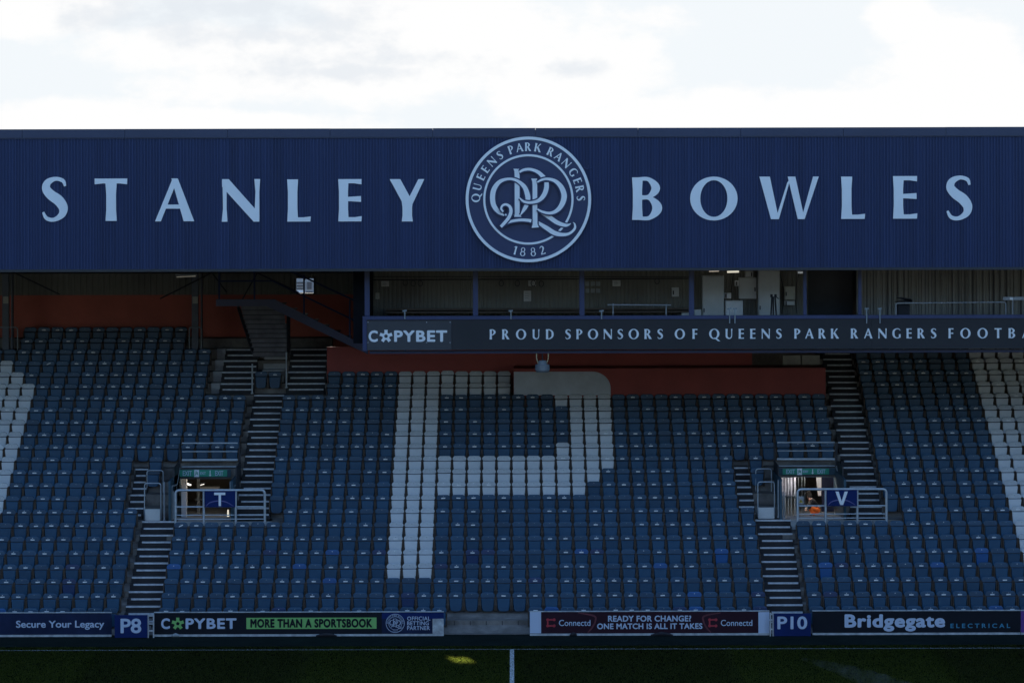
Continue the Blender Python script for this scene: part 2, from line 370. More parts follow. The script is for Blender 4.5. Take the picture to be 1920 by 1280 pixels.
def glyph(mb, ch, fn, y, th=.03, mi=0, step=.0012):     # fn maps (gx,gz,y) to a world point; pieces step back so none are coplanar
    for i, sh in enumerate(GLYPH[ch]):
        yy = y+i*step
        if sh and sh[0] == 'r':
            for lp in [ribbon(sh[1], sh[2])]:
                mb.prism(lp, yy, y+th, mi, fn)
        else: mb.prism(sh, yy, y+th, mi, fn)
def line_glyphs(mb, text, x0, x1, z0, h, y, th=.02, gap=None):   # a spaced line of capitals filling x0..x1
    tot = sum(WID[c] for c in text)*h*.94
    g = (x1-x0-tot)/(len(text)-1); x = x0
    for c in text:
        glyph(mb, c, lambda a, b, yy, x=x: (x+a*h*.94, yy, z0+b*h), y, th); x += WID[c]*h*.94+g
def sans(name, text, x0, x1, z0, z1, y, m, parent=None, bold=.0, th=.012, sp=1.0):   # built-in sans face fitted to a box
    c = bpy.data.curves.new('lettering', 'FONT'); c.body = text; c.size = 1; c.resolution_u = 4; c.space_character = sp
    o = bpy.data.objects.new('tmp', c); COL.objects.link(o)
    dg = bpy.context.evaluated_depsgraph_get(); me = bpy.data.meshes.new_from_object(o.evaluated_get(dg))
    bpy.data.objects.remove(o); bpy.data.curves.remove(c)
    vs = [v.co.copy() for v in me.vertices]; fs = [tuple(p.vertices) for p in me.polygons]; bpy.data.meshes.remove(me)
    ax, bx = min(v.x for v in vs), max(v.x for v in vs); az, bz = min(v.y for v in vs), max(v.y for v in vs)
    b = bold; sx = (x1-x0)/(bx-ax+2*b); sz = (z1-z0)/(bz-az+2*b); mb = MB()
    offs = [(0, 0)] if not b else [(0, 0)]+[(b*math.cos(k*math.pi/4), b*math.sin(k*math.pi/4)) for k in range(8)]
    for i, (ox, oz) in enumerate(offs):
        mb.add([(x0+(v.x-ax+b+ox)*sx, y-th+i*.0007, z0+(v.y-az+b+oz)*sz) for v in vs], fs)
    me = bpy.data.meshes.new(name); me.from_pydata(mb.v, [], mb.f); me.materials.append(m)
    return link(name, me, parent)

# ------------------------------------------------------------------ layout of the stand
Y0, DY, RISE = 98.0, .74, .3286
def RY(k): return Y0+DY*k                # seat-back line of row k
def RR(k): return Y0+.10+DY*k            # riser at the back of row k
def T(k): return -.012+RISE*k            # tread level of row k
SX = -.022
VT = (-10.56, -8.62); VV = (8.22, 10.22)    # the two vomitories
LAND = T(8); YB = 115.4

# ---- ground
def sheet(name, x0, x1, y0, y1, z, m, kind='structure'):
    o = MB().add([(x0, y0, z), (x1, y0, z), (x1, y1, z), (x0, y1, z)], [(0, 1, 2, 3)]).build(name, m); o['kind'] = kind; return o
sheet('ground', -900, 900, -300, 1500, -.06, mat('asphalt_ground', (.06, .06, .06), .9, .3, .4))
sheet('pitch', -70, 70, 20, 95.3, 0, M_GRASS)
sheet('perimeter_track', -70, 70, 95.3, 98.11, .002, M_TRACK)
YT = HC*F/(1216.8-HZ)
sheet('touchline', -60, 60, YT-.055, YT+.055, .006, mat('worn_line_paint', (.16, .18, .18), .9, .5, 14))
XH = at(960, 1250, 93).x
sheet('halfway_line', XH-.058, XH+.058, 40, YT-.056, .006, M_LINE)

def grass_blades():
    import numpy as np
    g = np.random.default_rng(3); xa, xb, ya, yb = -21, 21, 88.4, 95.25; n = int((xb-xa)*(yb-ya)*1050)
    x = g.uniform(xa, xb, n); y = g.uniform(ya, yb, n); h = g.uniform(.018, .036, n); w = g.uniform(.005, .009, n); a = g.normal(0, .7, n)
    lx = g.normal(0, .010, n); ly = g.normal(0, .010, n)+np.where(np.sin(x*math.pi/5.85+3.02) > 0, -.006, .006)
    v = np.empty((n, 3, 3), 'f'); c, s = np.cos(a)*w, np.sin(a)*w
    v[:, 0] = np.stack([x-c, y-s, np.zeros(n)], 1); v[:, 1] = np.stack([x+c, y+s, np.zeros(n)], 1); v[:, 2] = np.stack([x+lx, y+ly, h], 1)
    me = bpy.data.meshes.new('grass'); me.vertices.add(3*n); me.vertices.foreach_set('co', v.ravel())
    me.loops.add(3*n); me.loops.foreach_set('vertex_index', np.arange(3*n, dtype='i')); me.polygons.add(n); me.polygons.foreach_set('loop_start', np.arange(0, 3*n, 3, dtype='i'))
    me.update(); me.validate()
    u = g.uniform(0, 1, n); p = ((np.abs(y-YT) < .06) & (u < .30)) | ((np.abs(x-XH) < .062) & (y < YT) & (u < .8))
    at_ = me.attributes.new('paint', 'FLOAT', 'POINT'); at_.data.foreach_set('value', np.repeat(p.astype('f'), 3)); me.materials.append(M_BLADE)
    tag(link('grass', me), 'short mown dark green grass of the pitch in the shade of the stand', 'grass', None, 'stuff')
grass_blades()

# ---- the other three sides of the ground, round and behind the camera
def surround(name, label, fn, l0, l1, prof, roof, zr):
    t = thing(name, label, 'grandstand', fn(prof[0][0], (l0+l1)/2, 0))
    def ext(pts, nm, m, closed=True):
        n = len(pts); vs = [fn(d, l, z) for l in (l0, l1) for d, z in pts]
        fs = [(i, (i+1) % n, n+(i+1) % n, n+i) for i in range(n)]
        b = MB().add(vs, fs)
        for tr in tessellate_polygon([[Vector((p[0], p[1], 0)) for p in pts]]): b.f += [tuple(tr), tuple(n+i for i in tr)]; b.mi += [0, 0]
        b.build(nm, m, t)
    steps = []
    for (d0, z0), (d1, z1) in zip(prof, prof[1:]):
        k = max(1, round((z1-z0)/.34)) if d1-d0 > 1 else 0
        if not k: steps += [(d0, z0), (d1, z1)]; continue
        for i in range(k): steps += [(d0+(d1-d0)*i/k, z0+(z1-z0)*(i+1)/k), (d0+(d1-d0)*(i+1)/k, z0+(z1-z0)*(i+1)/k)]
    ext(steps+[(prof[-1][0], 0), (prof[0][0], 0)], 'terrace', mat('worn_grey_seating' if 'opp' in name else 'worn_seating', (.14, .14, .145), .8, .3, 1))
    e = prof[-1][0]
    ext([(roof, zr), (e, zr+.6), (e, zr+.8), (roof, zr+.2)], 'roof', M_ROOFT)
    ext([(roof-.3, zr-.4), (roof-.02, zr-.4), (roof-.02, zr+1.7), (roof-.3, zr+1.7)], 'fascia', M_NAVY)
    ext([(e, 0), (e+.2, 0), (e+.2, zr+.8), (e, zr+.8)], 'rear_wall', M_CLAD)
surround('opposite_stand', 'two-tier grey-seated stand behind the camera facing the fascia', lambda d, l, z: (l, 24-d, z), -46, 46, [(0, 0), (11, 5.5), (13, 5.5), (13, 7.4), (30, 15.8)], 9, 25)  # unseen stands; roofs raised to cut low sky light on the upper rows
surround('end_stand', 'grey-seated end stand to the left of the pitch', lambda d, l, z: (-54-d, l, z), 12, 94, [(0, 0), (9, 4.6), (10, 6.8), (19, 12.5)], 3, 18)
surround('end_stand', 'grey-seated end stand to the right of the pitch', lambda d, l, z: (54+d, l, z), 12, 94, [(0, 0), (9, 4.6), (10, 6.8), (19, 12.5)], 3, 18)

# ---- grandstand
stand = thing('grandstand', 'dark football grandstand with stepped seating under a deep navy roof fascia', 'grandstand', (0, 98, 0))
def terrace_prism(mb, x0, x1, k0, k1, th=.28):      # stepped slab from row k0 to k1
    pr = []
    for k in range(k0, k1+1):
        ya = RR(k-1) if k > k0 else (RR(k-1) if k0 > 0 else 98.0-.55)
        pr += [(ya, T(k) if k > 0 else .015), (RR(k), T(k) if k > 0 else .015)]
    lo = pr[0]; hi = pr[-1]
    pts = pr+[(hi[0], hi[1]-th)]+[(lo[0], lo[1]-(th if k0 else .1))]
    n = len(pts); o = len(mb.v)
    for x in (x0, x1): mb.v += [(x, p[0], p[1]) for p in pts]
    for i in range(n):
        j = (i+1) % n; mb.f.append((o+i, o+j, o+n+j, o+n+i)); mb.mi.append(0)
    for t in tessellate_polygon([[Vector((p[0], p[1], 0)) for p in pts]]):
        mb.f.append(tuple(o+i for i in t)); mb.mi.append(0); mb.f.append(tuple(o+n+i for i in t[::-1])); mb.mi.append(0)
tb = MB()
terrace_prism(tb, -42, VT[0], 0, 23)
terrace_prism(tb, VT[0], VT[1], 0, 6); terrace_prism(tb, VT[0], VT[1], 12, 23)
terrace_prism(tb, VT[1], -6.15, 0, 23)
terrace_prism(tb, -6.15, VV[0], 0, 18)
terrace_prism(tb, VV[0], VV[1], 0, 6); terrace_prism(tb, VV[0], VV[1], 12, 18)
terrace_prism(tb, VV[1], 10.3, 0, 18)
terrace_prism(tb, 10.3, 42, 0, 23)
tb.build('terrace', M_CONC, stand)
# concrete joints and stains live in the material; seat-block joints as thin dark seams on the exposed front risers
for i in range(6):
    x = -2.16+SX+.466*i
    MB().box(x-.012, x+.012, 98.092, 98.11, .02, .30).build('riser_seam', M_DARK, stand); MB().box(x-.012, x+.012, 98.832, 98.85, T(1)+.02, T(2)-.02).build('riser_seam', M_DARK, stand)

def wall_holes(mb, x0, x1, z0, z1, y0, y1, holes):
    xs = sorted({x0, x1, *[h[0] for h in holes], *[h[1] for h in holes]}); zs = sorted({z0, z1, *[h[2] for h in holes], *[h[3] for h in holes]})
    for a, b in zip(xs, xs[1:]):
        for c, d in zip(zs, zs[1:]):
            if any(h[0] <= a and b <= h[1] and h[2] <= c and d <= h[3] for h in holes): continue
            mb.box(a, b, y0, y1, c, d)
W1 = rect(555, 522, 588, 549.5, YB)
W2 = (7.1, 8.2, 5.45, 6.35)  # unseen opening added to let sun reach the person in the exit
bw = MB(); wall_holes(bw, -42, 42, -.05, 14.2, YB+.06, YB+.3, [W1, W2]); bw.build('back_wall', M_CONC, stand)
for x in (-42.2, 42): MB().box(x, x+.2, 98, YB+.3, -.05, 14.4).build('side_wall', M_CLAD, stand)
def cladding(mb, x0, x1, z0, z1, y, per, dep, holes=(), jit=0):
    x = x0
    while x < x1:
        p = per*(1+random.uniform(-jit, jit)); e = min(x+p, x1)
        segs = [(z0, z1)]
        for h in holes:
            if x < h[1] and e > h[0]: segs = [(z0, h[2]), (h[3], z1)]
        for a, b in segs:
            w = e-x
            mb.add([(x, y, a), (x+w*.30, y, a), (x+w*.42, y-dep, a), (x+w*.88, y-dep, a), (e, y, a), (x, y, b), (x+w*.30, y, b), (x+w*.42, y-dep, b), (x+w*.88, y-dep, b), (e, y, b)],
                   [(0, 1, 6, 5), (1, 2, 7, 6), (2, 3, 8, 7), (3, 4, 9, 8)])
        x = e
ZR = at(180, 558, YB).z
cl = MB(); cladding(cl, -42, 42, ZR+.01, 14.0, YB, .2, .035, [W1]); cl.build('upper_cladding', M_CLAD, stand)
rb = MB(); rb.box(-42, -4.0, YB-.02, YB+.05, 6.6, ZR); rb.box(-42, -4.0, YB-.06, YB+.05, ZR, ZR+.09); rb.build('rear_red_wall', M_REDB, stand)
# window frame in the back wall
wf = MB(); xm = at(571, 540, YB).x
wf.box(W1[0]-.05, W1[1]+.05, YB-.02, YB+.28, W1[2]-.06, W1[2]); wf.box(W1[0]-.05, W1[1]+.05, YB-.02, YB+.28, W1[3], W1[3]+.06)
wf.box(W1[0]-.06, W1[0], YB-.02, YB+.28, W1[2], W1[3]); wf.box(W1[1], W1[1]+.06, YB-.02, YB+.28, W1[2], W1[3])
wf.build('window_frame', M_DARK, stand)
# roof and fascia
YF = 100.0
ZF0, ZF1 = at(960, 503.4, YF).z, at(960, 256.5, YF).z
ZTOP = at(960, 240.2, YF).z
rf = MB(); rf.add([(-42.3, YF+.1, ZTOP-.06), (42.3, YF+.1, ZTOP-.06), (42.3, YB+.9, 13.9), (-42.3, YB+.9, 13.9), (-42.3, YF+.1, ZTOP-.26), (42.3, YF+.1, ZTOP-.26), (42.3, YB+.9, 13.7), (-42.3, YB+.9, 13.7)],
   [(0, 1, 2, 3), (7, 6, 5, 4), (0, 4, 5, 1), (1, 5, 6, 2), (2, 6, 7, 3), (3, 7, 4, 0)]); rf.build('roof', M_ROOFT, stand)
fa = MB(); cladding(fa, -42, 42, ZF0, ZF1+.02, YF, .092, .022, jit=.2)
fa.box(-42, 42, YF+.005, YF+.09, ZF0+.02, ZF1); fa.build('fascia', M_NAVY, stand)
fc = MB(); x = -42
while x < 42:
    fc.box(x, x+3.04, YF-.07, YF+.12, ZF1, ZTOP-random.uniform(0, .006)); x += 3.05
fc.box(-42, 42, YF-.05, YF+.1, ZF1-.03, ZF1+.004)
fc.build('fascia_cap', M_CAP, stand)
fl = MB(); fl.box(-42, 42, YF-.045, YF+.12, ZF0-.07, ZF0+.01); fl.build('fascia_bottom_trim', M_DARK, stand)
# roof steelwork
def beam(name, segs, w, m, parent):
    b = MB()
    for p, q in segs: b.tube([p, q], w, 4)
    return b.build(name, m, parent)
for px in (11, 366, -340, 1990):
    x0, x1, z0, z1 = rect(px-6, 505, px+6, 660, 113.2)
    b = MB(); b.box(x0, x1, 113.1, 113.3, T(20), 13.9); b.box(x1+.09, x1+.13, 113.05, 113.4, T(20), 13.9); c = b.build('column', mat('column_steel', (.10, .115, .14), .6, .2, 2) if px == 11 else bpy.data.materials['column_steel'], stand)
    a = rect(px-5, 556, px+5, 569, 113.09)
    MB().box(a[0], a[1], 113.075, 113.095, a[2], a[3]).build('grid_plate', M_CABB, c)
A = lambda x, y, Y=110: at(x, y, Y)
beam('roof_truss', [(A(20, 508), A(112, 552)), (A(410, 505), A(300, 560)), (A(395, 508), A(425, 548)), (A(-60, 512), A(1980, 509)), (A(470, 506), A(560, 548))], .022, M_DARK, stand)

# ---- red walls behind the centre block
y = RR(18)+.02
zt = at(690, 650, y).z
r1 = MB(); r1.box(-6.15, at(1410, 670, y).x, y, y+.15, T(18), zt); r1.build('red_wall', M_RED, stand)
yb = RR(16)+.03
b0 = rect(963, 690, 1548, 742, yb)
r2 = MB(); r2.box(b0[0], b0[1], yb, RR(18)-.1, T(17)-.05, b0[3]); r2.build('red_parapet', M_RED, stand)
# white painted end of the letter P on the parapet
wp = []
x0, x1, z0, z1 = rect(963.5, 696.5, 1145, 741, yb-.008)
rr = .0152*36
wp = [(x0, z0), (x1, z0)]+[(x1-rr*1.1+rr*1.1*math.cos(a), z1-rr+rr*math.sin(a)) for a in [i*math.pi/2/10 for i in range(11)]]+[(x0, z1)]
MB().prism([wp], yb-.008, yb+.01).build('white_panel', mat('white_wall_paint', (.54, .57, .60), .7, .12, 1.5), stand)
pb = rect(1468, 666, 1501, 689, 111.6); pc = rect(1503.5, 666, 1537, 689, 111.6)
g = MB(); g.box(pb[0], pb[1], 111.6, 111.9, pb[2]-.5, pb[3]); g.box(pc[0], pc[1], 111.6, 111.9, pc[2]-.5, pc[3]); g.build('concrete_block_wall', mat('block_beige', (.36, .35, .31), .8, .2, 2), stand)

# ---- stairways: dark treads with pale nosings
def stairway(x0, x1, m0, m1, rail=None, narrow=.10, half_last=True):     # m counts treads in halves
    body, noses = MB(), []; m = m0
    while m <= m1+1e-6:
        k = math.floor(m+1e-6); full = abs(m-k) < 1e-6
        yn = RR(k-1)-.012 if full else RR(k)-.37
        z = T(k)+(0 if full else RISE/2)
        d = .40
        body.box(x0+.012, x1-.012, yn, yn+d, z-RISE/2-.02, z+.004)
        a, b = (x0+.02, x1-.02) if full else (x0+.02+narrow, x1-.02-narrow*.4)
        a += random.uniform(-.02, .02); b += random.uniform(-.02, .02)
        noses.append(MB().box(a, b, yn-.012, yn+.055, z-.034, z+.014))
        m += .5
    s = body.build('stairway', M_STEP, stand)
    for n in noses: n.build('nosing', M_NOSE, s)
    return s
stairway(-11.40, -10.30, 1, 8); stairway(7.44, 8.54, 1, 8)
stairway(-8.54, -7.48, 8.5, 18); stairway(10.40, 11.42, 8.5, 22)
stairway(-11.93, -11.42, 8.5, 12, narrow=.04); stairway(6.96, 7.50, 8.5, 12, narrow=.04)
stairway(-9.70, -8.53, 18.5, 22); stairway(-7.50, -6.20, 18.5, 22)
# kerb blocks beside the split flights
for k in range(18, 22):
    MB().box(-9.98, -9.70, RR(k)-.02, RR(k)+.3, T(k), T(k+1)+.02).build('stair_kerb', M_CONCL, stand)

# ---- vomitories: landing, tunnel and header
def vomitory(v, px, mside):
    x0, x1 = v; b = MB()
    b.box(x0-.83 if v is VT else x0-.75, x1+1.2, RR(7)-.01, 104.45, LAND-.3, LAND)         # landing in front of the opening
    MB().box(x0, x1, RR(6)-.02, RR(7)-.012, T(7)-.3, T(7)).build('vomitory_step', M_CONC, stand)
    b.box(x0, x1, 104.45, YB, 2.0, 2.23); b.box(x0-3, x1+3, 106.6, YB, 1.9, 2.228)
    b.build('vomitory_floor', M_CONCL, stand)
    for xx in (x0-.02, x1-.05): MB().box(xx, xx+.07, 103.3, 106.6, 2.2, T(11)+.25).build('vomitory_side', mside, stand)
    h = MB(); h.box(x0+.05, x1-.05, RR(11)-.05, RR(11)+.12, 3.62, T(12)-.005); h.build('vomitory_header', M_CONC, stand)
vomitory(VT, 0, M_TEAL); vomitory(VV, 0, M_TEAL)
# concourse walls behind the openings
cw = MB(); cw.box(-13.5, -6.0, 112.5, 112.7, 1.9, 6.0); cw.build('concourse_wall', M_BROWN, stand)
cw = MB(); cladding(cw, 5.0, 9.6, 2.2, 4.2, 113.2, .16, .03); cw.build('concourse_cladding', M_DARK, stand)
a = rect(1541, 886, 1570, 985, 109.0); MB().box(a[0], a[1]+.8, 109, 109.1, 2.2, 4.2).build('blue_concourse_wall', M_BLUE, stand)
a = rect(331, 893, 349.5, 976, 107.0); MB().box(a[0]-.2, a[1], 107, 107.3, 2.2, 4.3).build('white_pillar', M_WHITE, stand)

# ------------------------------------------------------------------ fascia letters
LET = [('S', 77, 331.7, 127, 415.5), ('T', 177.7, 335, 238.3, 414.3), ('A', 290.6, 334.7, 364, 415), ('N', 415.6, 336, 487, 415.7), ('L', 538.3, 336.5, 582.6, 415.5), ('E', 634, 336, 678.2, 415.2), ('Y', 730.7, 336, 795.7, 415.3),
       ('B', 1185, 332.7, 1241.7, 412.3), ('O', 1294, 331.3, 1383, 413.5), ('W', 1424, 331.3, 1535.3, 411), ('L', 1577, 331.3, 1622, 410.5), ('E', 1674.3, 330.3, 1720, 410), ('S', 1772.7, 329.3, 1823, 413)]
LL = ['letter S at the far left of the fascia, the first letter', 'letter T between S and A on the fascia', 'letter A between T and N on the fascia', 'letter N between A and L on the fascia',
      'letter L left of the round crest, between N and E', 'letter E left of the round crest, between L and Y', 'letter Y nearest the left side of the round crest',
      'letter B nearest the right side of the round crest', 'letter O between B and W on the fascia', 'letter W between O and L on the fascia', 'letter L right of the round crest, between W and E',
      'letter E right of the round crest, between L and S', 'letter S at the far right of the fascia, the last letter']
for (ch, x0, y0, x1, y1), lb in zip(LET, LL):
    X0, X1, Z0, Z1 = rect(x0, y0, x1, y1, YF-.06); b = MB()
    ov = .02 if ch in 'SO' else 0
    lo, hi = (-.02, 1.02) if ch == 'O' else (0, 1)
    glyph(b, ch, lambda a, c, yy: (X0+(X1-X0)*a/WID[ch], yy, Z0+(Z1-Z0)*(c-lo)/(hi-lo)), YF-.06, .032)
    tag(b.build('fascia_letter', M_PALE), 'large pale blue '+lb, 'letter', 'large letters on the navy fascia')

# ------------------------------------------------------------------ round club crest
STROKES = [  # (kind, points or ring, widths) in 1229x1280 drawing units, back to front
 ('r', [(700, 735), (790, 785), (890, 855), (965, 882), (1000, 880), (1025, 866)], [30, 44, 44, 34, 22, 6]),
 ('r', [(700, 850), (790, 908), (870, 958), (950, 973), (1015, 960), (1062, 915), (1062, 872), (1045, 856)], [26, 44, 46, 34, 26, 24, 16, 4]),
 ('p', [(475, 340), (530, 342), (526, 360), (533, 400), (533, 770), (550, 802), (480, 802), (486, 770), (486, 400), (484, 365)]),
 ('p', [(645, 435), (702, 435), (697, 460), (702, 500), (704, 870), (718, 903), (648, 907), (658, 870), (658, 500), (655, 460)]),
 ('r', [(385, 788), (330, 752), (285, 690), (273, 610), (290, 530), (345, 462), (430, 437), (510, 455), (580, 515), (611, 600), (612, 650)], [14, 40, 50, 52, 50, 38, 25, 30, 44, 52, 46]),
 ('r', [(602, 685), (580, 725), (540, 785)], [40, 36, 8]),
 ('r', [(531, 372), (575, 350), (640, 346), (715, 375), (770, 430)], [20, 26, 28, 36, 46]),
 ('r', [(792, 470), (790, 530), (765, 595), (715, 645), (640, 664), (575, 655), (533, 620)], [44, 48, 46, 36, 27, 24, 14]),
 ('r', [(702, 470), (745, 447), (800, 438), (875, 458), (935, 520), (961, 605), (935, 690), (885, 745), (820, 766), (750, 752), (704, 728)], [14, 22, 26, 36, 50, 56, 50, 38, 28, 24, 16]),
 ('r', [(392, 778), (432, 790), (474, 780)], [16, 22, 6]),
 ('r', [(358, 893), (425, 852), (520, 832), (600, 833), (645, 840)], [20, 26, 28, 30, 34]),
 ('r', [(376, 752), (356, 722), (372, 690), (405, 682), (440, 705), (450, 750), (430, 805), (395, 850), (352, 896)], [18, 20, 22, 24, 30, 34, 34, 32, 30]),
]
RINGTXT = [('Q', 125, 620), ('U', 131, 515), ('E', 164, 421), ('E', 205, 345), ('N', 268, 271), ('S', 345, 211), ('P', 450, 152), ('A', 533, 135), ('R', 616, 130), ('K', 712, 140), ('R', 835, 178), ('A', 905, 232), ('N', 985, 287), ('G', 1055, 371), ('E', 1092, 457), ('R', 1115, 535), ('S', 1125, 625)]
def crest(cx, cz, R, y, m_disc, m_line, parent, th=.03, disc=True):
    s = R/603; e = max(.0006, .002*R)
    def fn(a, b, yy): return (cx+(a-617.5)*s, yy, cz+(635-b)*s)
    if disc: MB().prism([ell(cx, cz, R, R, 96)], y, y+th).build('crest_disc', m_disc, parent)
    MB().prism(ring(cx, cz, R, R, R*.046, R*.046, 96), y-10*e, y).build('outer_ring', m_line, parent)
    MB().prism(ring(cx, cz, R*.72, R*.72, R*.034, R*.034, 96), y-10*e, y).build('inner_ring', m_line, parent)
    top, back = MB(), MB(); z = y-12*e
    for st in STROKES:
        d = 13
        if st[0] == 'p':
            c = sum(p[0] for p in st[1])/len(st[1])
            big = [(p[0]+(d if p[0] > c else -d), p[1]+(4 if p[1] > 600 else -4)) for p in st[1]]
            back.prism([big], z, y-.5*e, 0, fn); top.prism([st[1]], z-e, z+.3*e, 0, fn)
        else:
            for q in strip(st[1], [w*.93+2*d for w in st[2]], 7): back.prism(q, z, y-.5*e, 0, fn)
            for q in strip(st[1], [w*.93 for w in st[2]], 7): top.prism(q, z-e, z+.3*e, 0, fn)
        z -= 2.2*e
    if disc: back.build('monogram_outline', m_disc, parent)
    top.build('monogram', m_line, parent)
    tx = MB()
    def flush():
        nonlocal tx
        if disc and R > 1: tx.build('ring_letter', m_line, parent); tx = MB()
    for ch, a, b in RINGTXT:
        t = math.atan2(a-617.5, 635-b); r0, h = .770*R, .135*R
        def fg(gx, gz, yy, t=t, ch=ch):
            u = (gx-WID[ch]/2)*h*.92; w = r0+gz*h
            return (cx+w*math.sin(t)+u*math.cos(t), yy, cz+w*math.cos(t)-u*math.sin(t))
        glyph(tx, ch, fg, y-10*e, 10*e, step=.4*e); flush()
    for ch, a, b in (('1', 487, 1125), ('8', 563, 1140), ('8', 662, 1140), ('2', 752, 1125)):
        t = math.atan2(a-617.5, b-635); h = .135*R; r0 = .905*R
        def fg(gx, gz, yy, t=t, ch=ch):
            u = (gx-WID[ch]/2)*h; w = r0-gz*h
            return (cx+w*math.sin(t)+u*math.cos(t), yy, cz-w*math.cos(t)+u*math.sin(t))
        glyph(tx, ch, fg, y-10*e, 10*e, step=.4*e); flush()
    if tx.v: tx.build('ring_lettering', m_line, parent)
cc = at(990.7, 374, YF-.1); RC = 117.6*(YF-.1)/F
cr = thing('crest_sign', 'big round navy crest with pale blue rings and interlaced monogram on the fascia', 'crest', (cc.x, YF-.05, cc.z))
crest(cc.x, cc.z, RC, YF-.11, M_CREST, M_PALE, cr, .08)
for i, (px, py, flip) in enumerate(((882, 325, 1), (1102, 318, -1))):     # stub of an old star-like mount behind each shoulder
    p = at(px, py, YF-.03); b = MB()
    for a in (20, 80, 150): b.tube([(p.x, p.y, p.z), (p.x+flip*-.14*math.cos(rad(a)), p.y, p.z+.14*math.sin(rad(a)))], .016, 5)
    b.build('mount_bracket', M_BLUE, cr)

# ------------------------------------------------------------------ gantry slung under the roof
YG, YGB = 101.0, 104.6
gx0 = at(680, 620, YG).x; gx1 = 24.0
zg1, zg0 = at(1300, 591.2, YG).z, at(1300, 654.5, YG).z
gan = thing('gantry', 'long camera gantry slung under the roof behind a dark sponsor parapet', 'gantry', (gx0, YG, zg0))
b = MB(); b.box(gx0, gx1, YG+.05, YGB, zg0+.02, zg0+.14); b.build('deck', M_DARK, gan)
b = MB(); b.box(gx0, gx1, YG, YG+.05, zg0, zg1-.1); b.build('parapet', M_DARK, gan)
fr = MB(); fr.box(gx0, gx1, YG-.05, YG+.09, zg1-.105, zg1); fr.box(gx0, gx0+.125, YG-.05, YG+.09, zg0-.02, zg1-.107); fr.build('parapet_frame', M_BLUE, gan)
z = at(1300, 658.6, YG+.3).z; b = MB(); b.box(gx0+.2, gx1, YG+.25, YG+.36, z-.045, z+.045)
for px in (760, 1025, 1300, 1470, 1600, 1760, 1900): 
    x = at(px, 658, YG+.3).x; b.box(x-.025, x+.025, YG+.27, YG+.34, z+.045, zg0+.03)
b.build('lower_rail', M_BLUE, gan)
for px in (688.5, 891.5, 1091, 1296.5, 1509, 1612):
    x = at(px, 550, YG+.25).x; w = .075 if px < 1400 else .05
    MB().box(x-w, x+w, YG+.2, YG+.34, zg0+.14, 13.6).build('post', M_BLUE, gan)
xa, xb, xc, xd = at(700, 550, YGB).x, at(1300, 550, YGB).x, at(1515, 550, YGB).x, at(1606, 550, YGB).x
b = MB(); cladding(b, xa, xc, zg0+.14, 11.5, YGB, .135, .03, jit=.1); b.box(xa, xc, YGB+.01, YGB+.05, zg0+.1, 11.5); b.build('olive_back_wall', M_CLAD, gan)
b = MB(); cladding(b, xd, gx1, zg0+.14, 11.5, YGB, .19, .05, jit=.35); b.box(xd, gx1, YGB+.01, YGB+.05, zg0+.1, 11.5); x = xd+.1
while x < gx1:
    w = random.choice((.015, .02, .03)); b.box(x, x+w, YGB-.056, YGB-.03, zg0+.14, 11.5, 1); x += random.choice((.12, .2, .2, .33, .45))
b.build('cream_back_wall', [M_CLADL, M_DARK], gan)
b = MB(); b.box(xc, xd, YGB+1.2, YGB+1.3, zg0, 11.5); b.build('dark_doorway', M_DARK, gan)
b = MB(); b.box(xa-.5, xa, YG+.9, YGB, zg0+.14, 11.5); b.build('end_screen', mat('end_screen_steel', (.008, .009, .012), .8, .2, 1, spec=.1), gan)
# soffit lining and shelf
s0 = rect(725, 576.5, 1292, 582.5, YGB-.6); b = MB(); b.box(s0[0], s0[1], YGB-.9, YGB-.1, s0[2], s0[2]+.04)
b.box(s0[0], s0[1], YGB-.9, YGB-.87, s0[2]-.05, s0[3]); b.build('shelf', mat('shelf_timber', (.10, .07, .05), .7, .2, 3), gan)
zc = at(1000, 524, YGB-.1).z
b = MB(); b.tube([(xa, YGB-.06, zc), (xb, YGB-.06, zc+.02)], .02, 6); b.tube([(xa, YGB-.06, zc+.1), (xb, YGB-.06, zc+.07)], .012, 6); b.build('conduit', M_DARK, gan)
for px, py in ((760, 530), (775, 531), (788, 531), (940, 531), (1000, 531), (1015, 532), (970, 531), (1232, 527)):     # coiled cables on the wall
    p = at(px, py, YGB-.12); MB().tube([(p.x+.07*math.cos(a), p.y, p.z+.09*math.sin(a)) for a in [i*math.pi/6 for i in range(13)]], .013, 5).build('cable', M_DARK, gan)
for px in (1375, 1388, 1462, 1508, 1498):
    p = at(px, 512, YGB-.15); q = at(px+random.uniform(-6, 6), 588, YGB-.15); m = (p+q)/2+Vector((random.uniform(-.12, .12), -.05, 0)); MB().tube(catmull([p, m, q], 8), .012, 5).build('cable', M_DARK, gan)

